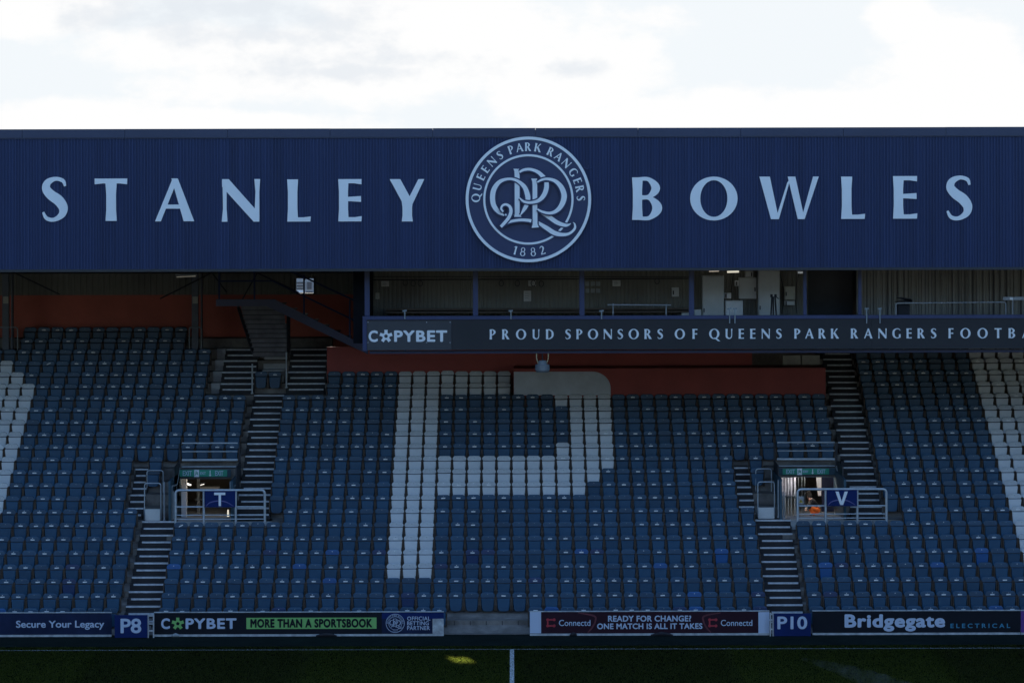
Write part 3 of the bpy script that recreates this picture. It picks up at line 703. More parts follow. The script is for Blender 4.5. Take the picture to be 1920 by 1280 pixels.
# ---- boards hung on the parapet
sb = thing('sponsor_board', 'slate grey board with white football-dotted sponsor name at the gantry left end', 'sign', (at(766, 628, YG-.02).x, YG-.03, zg0))
x0, x1, z0, z1 = rect(688.5, 602, 846.5, 656, YG-.03)
b = MB(); b.box(x0, x1, YG-.035, YG-.003, z0, z1); b.build('panel', M_PANEL, sb)
bo = MB()
for px in (690, 800, 844):
    for py in (604, 642):
        p = at(px, py, YG-.04); bo.box(p.x-.012, p.x+.012, YG-.045, YG-.035, p.z-.012, p.z+.012)
bo.build('bolt', M_GALV, sb)
def ball_icon(mb, cx, cz, r, y, th=.012, n=5, rot=90):
    out = []
    for i in range(n):
        a = rad(rot+i*360/n)
        for da, rr in ((-15, 1.0), (15, 1.0), (19, .70), (36, .50), (53, .70)): out.append((cx+r*rr*math.cos(a+rad(da)), cz+r*rr*math.sin(a+rad(da))))
    hole = [(cx+r*.31*math.cos(rad(rot+i*72)), cz+r*.31*math.sin(rad(rot+i*72))) for i in range(5)]
    mb.prism([out, hole], y-th, y)
def copybet(x0, x1, z0, z1, y, m, mi, parent):
    w = x1-x0
    sans('lettering', 'C', x0, x0+w*.118, z0, z1, y, m, parent, .036)
    sans('lettering', 'PYBET', x0+w*.325, x1, z0+.005, z1-.005, y, m, parent, .036, sp=1.14)
    b = MB(); ball_icon(b, x0+w*.222, (z0+z1)/2, w*.083, y); b.build('football_icon', mi, parent)
x0, x1, z0, z1 = rect(691, 619, 838.5, 641, YG-.04); copybet(x0, x1, z0, z1, YG-.036, M_PALE, M_PALE, sb)
bn = thing('sponsor_banner', 'long dark gantry banner lettered in spaced pale roman capitals', 'banner', (at(1400, 628, YG).x, YG-.02, zg0))
x0 = at(847, 628, YG).x
b = MB(); x = x0
for k in range(6):
    e = min(x+4.2, gx1); b.box(x+.004, e, YG-.02-.001*(k % 2), YG-.003, zg0, zg1-.11); x = e
b.build('panel', M_BANNER, bn)
tx = MB(); ZB = at(1420, 634.7, YG).z; HL = 18.6*YG/F
for wd, a, c in (('PROUD', 918, 1038), ('SPONSORS', 1059.6, 1243), ('OF', 1265, 1307.5), ('QUEENS', 1329.5, 1465.5), ('PARK', 1489, 1573), ('RANGERS', 1595, 1755.5), ('FOOTBALL', 1778, 1978), ('CLUB', 2000, 2090)):
    line_glyphs(tx, wd, at(a, 628, YG).x, at(c, 628, YG).x, ZB, HL, YG-.034)
tx.build('lettering', M_PALE, bn)

# ---- equipment on the gantry
def pbox(name, px, Y, depth, m, parent=None, bev=True):
    x0, x1, z0, z1 = rect(*px, Y); b = MB()
    b.slab([(x0, z0), (x1, z0), (x1, z1), (x0, z1)], Y, depth, .012)
    return b.build(name, m, parent)
def cabinet(px, Y, depth, label, m=M_CAB, floor=False, handle='l', name='cabinet', cat='cabinet'):
    x0, x1, z0, z1 = rect(*px, Y)
    if floor: z0 = zg0+.14
    t = thing(name, label, cat, ((x0+x1)/2, Y, z0))
    MB().box(x0, x1, Y, Y+depth, z0, z1).build('case', m, t)
    b = MB(); b.slab([(x0+.015, z0+.015), (x1-.015, z0+.015), (x1-.015, z1-.02), (x0+.015, z1-.02)], Y-.022, .021, .008); b.build('door', m, t)
    hx = x0+.05 if handle == 'l' else x1-.05; zm = z0+(z1-z0)*.45
    MB().box(hx-.018, hx+.018, Y-.045, Y-.022, zm-.06, zm+.06).build('handle', M_DARK, t)
    return t
YQ = YGB-.5
cabinet((1317, 517, 1357.5, 592), YQ-.1, .5, 'tall pale grey cabinet just right of the blue gantry post', floor=True)
cabinet((1422, 507, 1462, 592), YQ-.1, .5, 'tall pale grey cabinet behind the black tripod', floor=True)
cabinet((1385.5, 520.5, 1418.5, 560), YQ+.2, .25, 'wide wall cabinet hung between the two tall grey cabinets', handle='r')
cabinet((1360, 564, 1393, 592), YQ, .4, 'low white cabinet on the deck between the two tall grey cabinets', M_WHITE, floor=True)
cabinet((1397, 508, 1412, 519.5), YQ+.25, .2, 'small grey box above the wide wall cabinet', handle='r', name='junction_box', cat='box')
cabinet((1358, 549, 1371, 559.5), YQ+.25, .15, 'small pale box above the low white cabinet', M_WHITE, name='junction_box', cat='box')
cabinet((1378, 526, 1386, 536), YQ+.25, .15, 'tiny pale box touching the left side of the wide wall cabinet', M_WHITE, name='junction_box', cat='box')
cabinet((1471, 537, 1491, 562), YQ+.2, .2, 'double beige box right of the tripod cabinet, upper one', M_CABB, name='junction_box', cat='box')
cabinet((1471, 564.5, 1490, 572), YQ+.2, .2, 'shallow grey box under the double beige box', name='junction_box', cat='box')
cabinet((1278, 580.5, 1291.5, 592), YQ-.3, .3, 'small grey chest left of the blue post near the tall cabinet', floor=True, name='equipment_chest', cat='chest')
cabinet((1302, 580.5, 1315, 592), YQ-.3, .3, 'small grey chest right of the blue post near the tall cabinet', floor=True, name='equipment_chest', cat='chest')
cabinet((1259.5, 539, 1273, 556), YGB-.15, .1, 'grey switch box on the olive wall above the right end of the white handrail', name='junction_box', cat='box')
def notice(px, label, m=M_PAPER, Y=YGB-.06):
    x0, x1, z0, z1 = rect(*px, Y); t = thing('notice', label, 'notice', ((x0+x1)/2, Y, z0))
    MB().box(x0, x1, Y-.012, Y+.02, z0, z1).build('sheet', m, t)
    b = MB()
    for i in range(3):
        zz = z1-(z1-z0)*(.25+.22*i); b.box(x0+(x1-x0)*.15, x0+(x1-x0)*(.6+.1*(i % 2)), Y-.015, Y-.012, zz-.008, zz+.008)
    b.build('print', M_PLAST, t)
notice((715, 527, 729.5, 537), 'pale notice on the olive wall at the gantry left end')
notice((704, 549, 711.5, 560.5), 'small narrow tan notice beside the leftmost gantry post', M_CABB)
notice((990.7, 526, 1005, 536), 'small pale notice just above the larger portrait notice')
notice((982, 545, 996, 565), 'larger portrait notice on the olive wall left of mid-gantry')
notice((1148.5, 525.5, 1163.5, 536.5), 'bright pale notice above the white gantry handrail')
t = thing('socket_panel', 'block of six grey sockets in two rows on the olive wall', 'sockets', (at(1111, 540, YGB).x, YGB-.05, at(1111, 550, YGB).z))
for px in (1101, 1111.5, 1121.5):
    for py in (532, 545):
        a = rect(px-4, py-4, px+4, py+4, YGB-.08); b = MB(); b.slab([(a[0], a[2]), (a[1], a[2]), (a[1], a[3]), (a[0], a[3])], YGB-.08, .05, .01); b.build('socket', M_PLAST, t)
# tripod with two heads
p = at(1450, 592, YG+.8); zt_ = at(1450, 556, YG+.8).z
t = thing('tripod', 'black folded tripod standing before the tall grey cabinet', 'tripod', (p.x, p.y, zg0+.14))
for dx in (-.07, .0, .09): MB().tube([(p.x+dx*1.6, p.y+abs(dx), zg0+.14), (p.x+dx*.6, p.y, zt_)], .028, 6).build('leg', M_BLACKC, t)
for dx in (-.055, .065): MB().box(p.x+dx-.035, p.x+dx+.035, p.y-.05, p.y+.05, zt_-.02, zt_+.07).build('head', M_BLACKC, t)
MB().tube([(p.x+.07, p.y, zt_), (p.x+.16, p.y-.15, zt_-.06)], .012, 5).build('pan_handle', M_BLACKC, t)
def handrail(name, label, cat, paths, r, m, parent_loc, group=None):
    t = thing(name, label, cat, parent_loc, group)
    for nm, pts in paths: MB().tube(pts, r if nm != 'mid_rail' else r*.75, 8).build(nm, m, t)
    return t
Yh = YG+.4
handrail('handrail', 'white handrail on two posts standing on the gantry near mid-span', 'handrail',
   [('top_rail', [at(1139, 571.3, Yh), at(1258, 572, Yh)]), ('post', [at(1149.5, 569, Yh), at(1149.5, 604, Yh)]), ('post', [at(1249, 570, Yh), at(1249, 604, Yh)])], .018, M_RAILD, at(1200, 604, Yh))
handrail('handrail', 'thin grey handrail with rounded ends before the cream gantry wall', 'handrail',
   [('top_rail', fillet([at(1680, 604, Yh), at(1680, 568.3, Yh), at(1886, 566.5, Yh), at(1886, 604, Yh)], .08)), ('post', [at(1899, 604, Yh), at(1899, 562, Yh)])], .017, M_RAILD, at(1780, 604, Yh))
t = thing('lighting_bar', 'pale bar lamp fixed across the right end of the gantry', 'lamp', at(1905, 560, YG+.6))
x0, x1, z0, z1 = rect(1881, 556.5, 1935, 562.5, YG+.6); MB().box(x0, x1, YG+.6, YG+.72, z0, z1).build('body', M_RAILD, t)
a = rect(1893, 557.5, 1899, 562, YG+.59); MB().box(a[0], a[1], YG+.57, YG+.6, a[2], a[3]).build('clamp', M_WHITE, t)
t = thing('camera_case', 'black camera bag resting by the left end of the thin grey handrail', 'bag', at(1695, 575, YG+.7))
x0, x1, z0, z1 = rect(1679, 562, 1711, 566.5, YG+.7); b = MB(); b.slab([(x0, z0), (x1, z0), (x1, z1), (x0+.06, z1+.05), (x0+.2, z1+.07), (x1-.02, z1+.02)], YG+.7, .3, .02); b.build('body', M_BLACKC, t)
x0, x1, z0, z1 = rect(1683, 571, 1706, 600, YG+.7); b = MB(); b.slab([(x0, z0), (x1, z0), (x1, z1), (x0, z1)], YG+.7, .3, .03); b.build('base', M_BLACKC, t)
lbl = {1368: 'left one of the clamp pair before the low white cabinet', 1378: 'right one of the clamp pair before the low white cabinet', 1625: 'left one of the clamp pair below the cream wall left edge',
       1650: 'right one of the clamp pair below the cream wall left edge', 958: 'clamp over the word PROUD on the gantry edge', 1128: 'clamp over the word SPONSORS on the gantry edge', 759: 'clamp over the sponsor board on the gantry edge'}
for px, tl in lbl.items():
    tall = 579 if px > 1300 else 583; p0 = at(px, 606 if px > 1300 else 598, YG-.07); p1 = at(px, tall, YG-.07)
    t = thing('camera_clamp', 'steel '+tl, 'clamp', p0, 'clamps on the gantry edge')
    MB().tube([p0, p1], .02, 6).build('stem', M_PLAST, t)
    MB().tube([(p1.x-.07, p1.y, p1.z), (p1.x+.06, p1.y, p1.z+.01)], .025, 6).build('jaw', M_PLAST, t)
# small lit fittings under the roof
def tube_lamp(px, label, m, Y, r=.02, grp='lit tube lamps', second=False):
    (xa_, ya_), (xb_, yb_) = px; p, q = at(xa_, ya_, Y), at(xb_, yb_, Y); d = (q-p).normalized()
    t = thing('tube_lamp', label, 'lamp', (p+q)/2, grp)
    MB().tube([p, q], r, 8).build('tube', m, t)
    if second: MB().tube([p+Vector((0, .05, .14)), q+Vector((0, .05, .14))], r, 8).build('tube', M_FILL if px[0][0] > 900 else M_FILLT, t)  # second tube is an unseen fill light added to brighten the exit
    MB().box(min(p.x, q.x)-.04, max(p.x, q.x)+.04, Y-.03, Y+.05, max(p.z, q.z)+r+.005, max(p.z, q.z)+r+.05).build('batten', M_PLAST, t)
tube_lamp(((1363.5, 509.8), (1385.5, 509.2)), 'bright lit tube lamp under the roof between the tall grey cabinets', mat('tube_cream', (1, .93, .75), emit=.30), YGB-.4, .03)
tube_lamp(((1329.5, 508.8), (1348, 508.3)), 'dim lit tube lamp above the left tall grey cabinet', mat('tube_dim', (1, .86, .7), emit=.14), YGB-.4, .016)
tube_lamp(((331, 519.3), (367, 517.6)), 'faint tube lamp beside the upper left column', mat('tube_faint', (1, .95, .8), emit=.035), 112.5, .018)
tube_lamp(((1496, 511), (1511, 511)), 'faint grey tube lamp above the dark gantry doorway', mat('tube_grey', (.9, .95, 1), emit=.07), YGB-.4, .03)
# hanging housing under the gantry
p = at(1017, 660, YG+.3)
t = thing('hanging_housing', 'grey bucket-shaped housing with two brass handles hanging under the gantry', 'housing', p)
zb = at(1017, 697, YG+.3).z; zm = at(1017, 683, YG+.3).z; zt_ = at(1017, 676, YG+.3).z
MB().tube([(p.x, p.y, zb), (p.x, p.y, zb+.06), (p.x, p.y, zm), (p.x, p.y, zm+.01), (p.x, p.y, zt_), (p.x, p.y, zt_+.01)], [.19, .225, .215, .15, .125, .09], 18).build('shell', M_HOUS, t)
for s in (-1, 1): MB().tube(catmull([(p.x+s*.12, p.y-.03, zm), (p.x+s*.175, p.y-.05, zt_+.08), (p.x+s*.165, p.y-.03, p.z-.0), (p.x+s*.09, p.y, p.z+.05)], 5), .018, 6).build('handle', M_GOLD, t)
MB().tube([(p.x, p.y, zt_), (p.x, p.y, p.z+.06)], .02, 6).build('hanger', M_DARK, t)

# ------------------------------------------------------------------ blue access stairs climbing to the gantry
YS = 109.4
acc = thing('access_stairs', 'blue steel access stairs with landing descending towards the gantry left end', 'stairs', at(500, 690, YS))
Q = lambda x, y, Y=YS: at(x, y, Y)
def plate(px, Y, th, name, m):
    pts = [at(x, y, Y) for x, y in px]; MB().prism([[(p.x, p.z) for p in pts]], Y, Y+th).build(name, m, acc)
plate([(405, 561), (515, 561), (690, 650.5), (690, 664), (500, 574), (405, 574)], YS, .06, 'stringer', M_BLUE)
plate([(405, 561.5), (515, 561.5), (690, 651), (690, 664), (500, 573), (405, 573)], YS+1.1, .06, 'stringer', M_BLUE)
a = rect(405, 564, 512, 567, YS); MB().box(a[0], a[1], YS+.06, YS+1.1, a[2], a[3]).build('landing', M_DARK, acc)
b = MB()
for i in range(8):
    p = Q(524+i*20.5, 571+i*10.4); b.box(p.x-.12, p.x+.16, YS+.06, YS+1.1, p.z-.02, p.z+.02)
b.build('tread', M_DARK, acc)
for yy in (0, 1.13):
    Yr = YS+.03+yy
    MB().tube([at(412, 527, Yr), at(511, 526.5, Yr), at(690, 613, Yr)], .028, 7).build('handrail', M_BLUE, acc)
    MB().tube([at(541, 506, Yr), at(690, 575, Yr)], .03, 7).build('brace_rail', M_BLUE, acc)
    for px, y0_, y1_ in ((411, 505, 562), (477, 505, 562), (570, 515, 590), (656, 562, 634)):
        MB().tube([at(px, y0_, Yr), at(px, y1_, Yr)], .032, 6).build('post', M_BLUE, acc)
for s, (a0, a1) in enumerate((((482, 512), (446, 576)), ((540, 506), (573, 524)))): MB().tube([at(*a0, YS+.5), at(*a1, YS+.5)], .025, 6).build('brace', M_DARK, acc)
# short flight from the landing down to the terrace, seen from its underside
n = 11
fl_, rs = MB(), MB()
for i in range(n):
    f = i/(n-1); yy = 575+f*(662-575); Yc = YS+.1+.9*(0)+f*1.9
    xl, xr = 452+f*22, 532+f*8 if f < .35 else 538
    p, q = at(xl, yy, Yc), at(xr, yy, Yc)
    rs.box(p.x, q.x, Yc, Yc+.05, p.z-.10, p.z+.06)
    fl_.box(p.x, q.x, Yc-.02, Yc+.2, p.z-.125, p.z-.10)
rs.build('riser', mat('stair_soffit', (.15, .145, .155), .8, .3, 3), acc); fl_.build('step', M_DARK, acc)
for a0, a1 in (((447, 576), (474, 660)), ((541, 585), (541, 660))):
    p, q = at(*a0, YS+.05), at(*a1, YS+1.9); MB().tube([p, q], .06, 4).build('side_plate', M_DARK, acc)
# concrete plinth with the pair of seats between the two flights
b = MB()
for i, (z_, k) in enumerate(((T(19), 18), (T(19)+.2, 18.55), (T(20)+.05, 19.1), (T(21)-.1, 19.7), (T(21)+.15, 20.3))):
    Yc = Y0+DY*k+.28; b.box(-8.36, -7.62, Yc, Yc+.6, T(18), z_)
tag(b.build('concrete_plinth', M_CONCL), 'stepped pale concrete plinth between the two short upper stair flights', 'plinth')

# ------------------------------------------------------------------ guard rails, block signs, exit signs
def guard(px0, px1, ptop, sx0, sx1, letter, label, slabel):
    Yg = 102.66; zt_ = at((px0+px1)/2, ptop, Yg).z; x0, x1 = at(px0, 940, Yg).x, at(px1, 940, Yg).x
    t = thing('guard_rail', label, 'railing', ((x0+x1)/2, Yg, LAND), 'guard rails before the stand exits')
    MB().tube(fillet([(x0, Yg, LAND), (x0, Yg, zt_), (x1, Yg, zt_), (x1, Yg, LAND)], .13, 6), .038, 10).build('top_rail', M_GALV, t)
    for i, dz in enumerate((.51, .76, .885)): MB().tube([(x0, Yg+.02, zt_-dz), (x1, Yg+.02, zt_-dz)], .017 if i else .024, 7).build('mid_rail', M_GALV, t)
    xs0, xs1 = at(sx0, 940, Yg).x, at(sx1, 940, Yg).x
    for x in (xs0, xs1): MB().tube([(x, Yg, LAND), (x, Yg, zt_-.03)], .036, 9).build('post', M_GALV, t)
    s = thing('block_sign', slabel, 'sign', ((xs0+xs1)/2, Yg-.04, zt_-.5), 'block letter signs on the guard rails')
    b = MB(); b.slab([(xs0+.03, zt_-.515), (xs1-.01, zt_-.515), (xs1-.01, zt_-.02), (xs0+.03, zt_-.02)], Yg-.055, .02, .006); b.build('panel', M_ADBLUE, s)
    cx = (xs0+xs1)/2; w, h = .175, .41; z0 = zt_-.49+.015; z1 = z0+h; b = MB()
    if letter == 'T': b.prism([[(cx-.04+.01, z0), (cx+.045, z0), (cx+.045, z1-.075), (cx+w, z1-.075), (cx+w, z1), (cx-w+.01, z1), (cx-w+.01, z1-.075), (cx-.03, z1-.075)]], Yg-.066, Yg-.056)
    else: b.prism([[(cx-.045, z0), (cx+.045, z0), (cx+.19, z1), (cx+.09, z1), (cx, z0+.11), (cx-.09, z1), (cx-.19, z1)]], Yg-.066, Yg-.056)
    b.build('lettering', M_PALE, s)
    b = MB()                                          # pale arc printed along the sign's foot
    for q in strip([(cx-.42, z0-.02), (cx-.30, z0+.10), (cx-.05, z0+.155), (cx+.2, z0+.12), (cx+.42, z0-.005)], [.01, .03, .035, .03, .012], 6): b.prism(q, Yg-.060, Yg-.056)
    b.build('printed_arc', mat('sign_arc', (.10, .10, .25), .5) if letter == 'T' else bpy.data.materials['sign_arc'], s)
guard(329, 496.5, 918.5, 382, 442, 'T', 'pale tubular guard rail carrying the blue T sign', 'blue block sign with a white letter T on the guard rail')
guard(1495.5, 1662, 916.5, 1548, 1607.5, 'V', 'pale tubular guard rail carrying the blue V sign', 'blue block sign with a white letter V on the guard rail')
def upper_rails(v, dx, label, side):
    # rails round the top of the exit opening
    x0, x1 = v; Yt = RR(11)+.02; zb = T(12); zt_ = at(380 if v is VT else 1505, 830, Yt).z
    t = thing('barrier', label, 'railing', ((x0+x1)/2, Yt, zb), 'barriers over the exits')
    for dy, r in ((830, .026), (845.7, .018), (861.5, .04), (874, .018)):
        z_ = at(380 if v is VT else 1505, dy+(0 if v is VT else -1.5), Yt).z
        MB().tube([(x0+.12, Yt-.1, z_), (x1-.06, Yt-.1, z_)], r, 8).build('rail', M_GALV, t)
    for x in (x0+.04, x1-.0):
        MB().tube([(x, Yt-.1, zb-.3), (x, Yt-.1, zt_)], .03, 8).build('post', M_DARK, t)
        MB().tube(fillet([(x, Yt-.1, zb+.05), (x, Yt-1.0, zb-.4), (x, Yt-2.6, LAND+1.05), (x, Yt-2.6, LAND)], .1), .026, 8).build('side_rail', M_GALV, t)
        MB().tube([(x, Yt-1.1, zb-.42), (x, Yt-1.1, zb-1.35)], .022, 8).build('side_post', M_GALV, t)
        MB().tube([(x, Yt-2.2, LAND), (x, Yt-2.2, LAND+.85)], .035, 8).build('side_post', M_GALV, t)
    for x in (x0+.03, x1+.03): MB().box(x-.02, x+.02, 104.4, Yt-.15, T(9), T(11)+.55).build('side_sheet', M_DARK, t)
upper_rails(VT, 0, 'pale barrier rails round the top of the exit behind the T sign', 0)
upper_rails(VV, 0, 'pale barrier rails round the top of the exit behind the V sign', 0)
def exit_sign(px, label, box0):
    Ye = RR(11)-.14; x0, x1, z0, z1 = rect(*px, Ye)
    t = thing('exit_sign', label, 'sign', ((x0+x1)/2, Ye, z0), 'green exit signs over the exits')
    a = rect(*box0, Ye); MB().box(a[0], a[1], Ye+.01, Ye+.05, z0-.02, z1+.01).build('backboard', M_TEAL, t)
    MB().box(x0, x1, Ye-.012, Ye+.008, z0, z1).build('panel', M_SIGN, t)
    w = x1-x0; h = z1-z0
    for f0, f1, tx_, zz in ((.075, .265, 'EXIT', .12), (.44, .555, 'EXIT', .3), (.75, .92, 'EXIT', .12)):
        sans('lettering', tx_, x0+w*f0, x0+w*f1, z0+h*zz, z1-h*zz, Ye-.012, M_TXTB, t, .02, .004)
    # running figure in a doorway
    b = MB(); fx = x0+w*.365; b.box(fx-.075, fx+.075, Ye-.016, Ye-.012, z0-.01, z1+.005); b.build('pictogram_field', M_PALE, t)
    b = MB(); zc_ = (z0+z1)/2
    for q in ([(fx-.01, zc_+.035), (fx+.02, zc_-.01)], [(fx+.02, zc_-.01), (fx+.045, zc_-.05)], [(fx+.01, zc_-.01), (fx-.035, zc_-.03), (fx-.055, zc_-.065)], [(fx-.01, zc_+.03), (fx+.045, zc_+.02)], [(fx-.012, zc_+.035), (fx-.05, zc_+.005)]):
        b.prism(ribbon(q, [.022]*len(q), 3), Ye-.019, Ye-.016)
    b.prism([ell(fx-.02, zc_+.062, .016, .016, 12)], Ye-.019, Ye-.016); b.build('running_figure', M_SIGN, t)
    b = MB(); ax = x0+w*.645; b.box(ax-.012, ax+.012, Ye-.018, Ye-.012, z0+.04, z1-.015); b.prism([[(ax, z0+.005), (ax+.045, z0+.065), (ax, z0+.045), (ax-.045, z0+.065)]], Ye-.019, Ye-.013); b.build('arrow', M_PALE, t)
exit_sign((336, 880.5, 426, 893), 'green exit sign over the opening behind the T sign', (327, 880, 433, 893))
exit_sign((1467.5, 878, 1554.5, 889), 'green exit sign over the opening behind the V sign', (1458, 878, 1569, 889))
tube_lamp(((371, 894.8), (408, 894.8)), 'warm strip lamp just under the exit sign behind the T sign', M_LAMP, 106.8, .022, second=True)
tube_lamp(((1488.5, 891.6), (1527, 891.4)), 'warm strip lamp just under the exit sign behind the V sign', M_LAMP, 106.8, .022, second=True)
tube_lamp(((349.5, 906.2), (358, 908.8)), 'short bright tube lamp inside the exit beside the white pillar', M_LAMPGLOW, 111, .02)
tube_lamp(((374, 909.5), (383, 907)), 'short dim tube lamp inside the exit right of the white pillar', mat('tube_inner', (1, .95, .86), emit=.6), 111, .013)
# U-shaped hoop rails
def hoop(px0, px1, ptop, pbot, Y, label, m=M_GALV, r=.02):
    a, b = at(px0, ptop, Y), at(px1, ptop, Y); zb = at((px0+px1)/2, pbot, Y).z
    t = thing('hoop_rail', label, 'railing', ((a.x+b.x)/2, Y, zb), 'hoop rails on the stand')
    MB().tube(fillet([(a.x, Y, zb), a, (b.x, Y, a.z), (b.x, Y, zb)], .09), r, 8).build('hoop', m, t)
hoop(275.5, 306, 881.5, 951, 105.3, 'tall thin hoop rail left of the exit behind the T sign', r=.016)
hoop(271, 301.5, 905.5, 976, 103.7, 'lower hoop rail left of the exit behind the T sign', r=.018)
hoop(1417, 1446.5, 878.5, 950, 105.3, 'tall thin hoop rail left of the exit behind the V sign', r=.016)
hoop(1421, 1452, 903, 972, 103.7, 'lower hoop rail left of the exit behind the V sign', r=.018)
hoop(-20, 33, 613.5, 657, 113.0, 'dark hoop rail beside the leftmost upper column', M_PLAST)
hoop(355, 377.5, 613.5, 657, 113.0, 'dark hoop rail round the column beside the brown-red wall', M_PLAST)
def postrail(px, py0, py1, Y, label, lean=0):
    a, b = at(px, py0, Y), at(px+lean, py1, Y)
    t = thing('rail_post', label, 'post', (b.x, Y, b.z), 'posts beside the exits')
    MB().tube([b, a], .026, 8).build('shaft', M_GALV, t); MB().tube([b, b+Vector((0, 0, .04))], .05, 10).build('foot', M_GALV, t)
postrail(308, 903, 976, 103.6, 'pale post at the top left of the P8 steps'); postrail(319, 928, 976, 103.6, 'short pale post just left of the T guard rail')
postrail(432, 902, 934, 104.6, 'pale post behind the top right corner of the T sign'); postrail(1459.5, 899, 970, 103.6, 'pale post just right of the lower hoop rail near the P10 steps')
postrail(1469.5, 922, 972, 103.6, 'short pale post just left of the V guard rail'); postrail(1583.5, 899, 970, 104.6, 'pale post behind the V sign right of the exit')
postrail(473, 682, 738, RY(18)-.3, 'thin post left of the two seats between the upper flights'); postrail(537, 660, 727, RY(18)-.3, 'thin post right of the two seats between the upper flights', 0)
a = rect(272, 954, 300, 976, 103.5); b = MB(); b.slab([(a[0], a[2]), (a[1], a[2]), (a[1], a[3]), (a[0], a[3])], 103.5, .06, .008)
tag(b.build('grey_panel', M_CAB), 'pale grey panel under the lower hoop rail near the T sign', 'panel')
a = rect(1421.5, 951, 1452, 972, 103.5); b = MB(); b.slab([(a[0], a[2]), (a[1], a[2]), (a[1], a[3]), (a[0], a[3])], 103.5, .06, .008)
tag(b.build('grey_panel', M_CAB), 'pale grey panel under the lower hoop rail near the V sign', 'panel')

# ------------------------------------------------------------------ things inside the exits
t = thing('picket_fence', 'white picket fence inside the exit behind the V sign', 'fence', at(1475, 972, 107.2))
for i, px in enumerate((1461.5, 1467.5, 1473, 1478.5, 1484, 1490.5)):
    p = at(px, 930, 107.2); w = .032
    MB().box(p.x-w, p.x+w, 107.2, 107.23, at(px, 929, 107.2).z, 3.9).build('picket', M_PICK, t)
    MB().box(p.x-w*.7, p.x+w*.7, 107.24, 107.26, 2.2, at(px, 929, 107.2).z+.02).build('picket', M_PLAST, t)
p = at(1459, 930, 107.2); q = at(1493, 930, 107.2); MB().box(p.x, q.x, 107.262, 107.29, p.z-.03, p.z+.03).build('rail', M_PLAST, t)
p0, p1, p2, p3 = at(1530, 890.5, 108), at(1540, 890.5, 108), at(1540, 929, 108), at(1534, 929, 108)
b = MB(); b.prism([[(p3.x, p3.z), (p2.x, p2.z), (p1.x, p1.z), (p0.x, p0.z)]], 108, 108.04); tag(b.build('hanging_banner', M_WHITE), 'white tapering banner hanging inside the exit left of the V sign', 'banner')
x0, x1, z0, z1 = rect(1497.5, 930, 1507, 944.5, 105.2)
t = thing('warning_sign', 'small white sign with yellow triangle inside the exit by the V guard rail', 'sign', ((x0+x1)/2, 105.2, z0))
MB().box(x0, x1, 105.2, 105.215, z0, z1).build('panel', M_PAPER, t)
cx = (x0+x1)/2-.01; b = MB(); b.prism([[(cx-.06, z0+.05), (cx+.06, z0+.05), (cx, z0+.16)]], 105.195, 105.2); b.build('triangle', M_YEL, t)
MB().box(cx-.006, cx+.006, 105.19, 105.195, z0+.07, z0+.125).build('exclamation_mark', M_SHADE_PRINT, t)
for i, px in enumerate((1497, 1503.5, 1509)):
    p = at(px, 890, 106.9); MB().tube([(p.x, p.y, 2.23), (p.x, p.y, 3.9)], .009, 5)
    tag(MB().tube([(p.x, p.y, 2.23), (p.x, p.y, 3.9)], .009, 5).build('cable_drop', M_PLAST), ('leftmost', 'middle', 'rightmost')[i]+' of three thin pipes inside the exit right of the picket fence', 'pipe', 'thin pipes in the exit')
def add_glow_strip(px, y0, y1, w, Y, label, m):  # glowing strip painted in for a bright gap and for pale objects
    a = rect(px-w, y0, px+w, y1, Y); b = MB(); b.prism([[(a[0]-.01, a[2]), (a[1]+.012, a[2]), (a[1]-.008, a[3]), (a[0]+.006, a[3])]], Y, Y+.05)
    tag(b.build('glow_strip', m), label, 'lamp')
add_glow_strip(1570, 952, 966, 1.7, 107.4, 'narrow glowing strip for the light gap inside the exit under the V sign', M_LAMPGLOW)
add_glow_strip(427.5, 955, 968, 1.4, 107.4, 'narrow dim glowing strip for pale objects inside the exit under the T sign', mat('dim_strip_glow', (1, .93, .75), emit=.35))
p = at(372, 905, 109); b = MB(); b.box(p.x-.05, p.x+.05, 109, 109.1, 2.23, 4.2); b.box(p.x-.12, p.x+.12, 108.95, 109.15, at(372, 935, 109).z-.03, at(372, 935, 109).z)
tag(b.build('steel_post', M_PLAST), 'grey steel post inside the exit left of the T sign', 'post')
x0, x1, z0, z1 = rect(375, 912, 411, 917, 109.2); tag(MB().box(x0, x1, 109.2, 109.5, z0, z1).build('cable_tray', M_CAB), 'pale horizontal tray inside the exit above the T sign', 'tray')

# person crouching in the exit
def skin(name, pts, edges, radii, m, parent, loc, sub=2, root=0):
    me = bpy.data.meshes.new(name); me.from_pydata(pts, edges, []); me.materials.append(m)
    o = bpy.data.objects.new(name, me); COL.objects.link(o)
    md = o.modifiers.new('s', 'SKIN'); me.skin_vertices
    if not me.skin_vertices: pass
    for i, r in enumerate(radii): me.skin_vertices[0].data[i].radius = (r, r)
    me.skin_vertices[0].data[root].use_root = True
    sb_ = o.modifiers.new('b', 'SUBSURF'); sb_.levels = sub; sb_.render_levels = sub
    o.location = (0, 0, 0); o.parent = parent
    return o
pb_ = at(1529, 971.5, 107.4)
per = thing('person', 'person in orange work trousers and black jacket crouching inside the exit', 'person', (pb_.x, 107.4, 2.235))
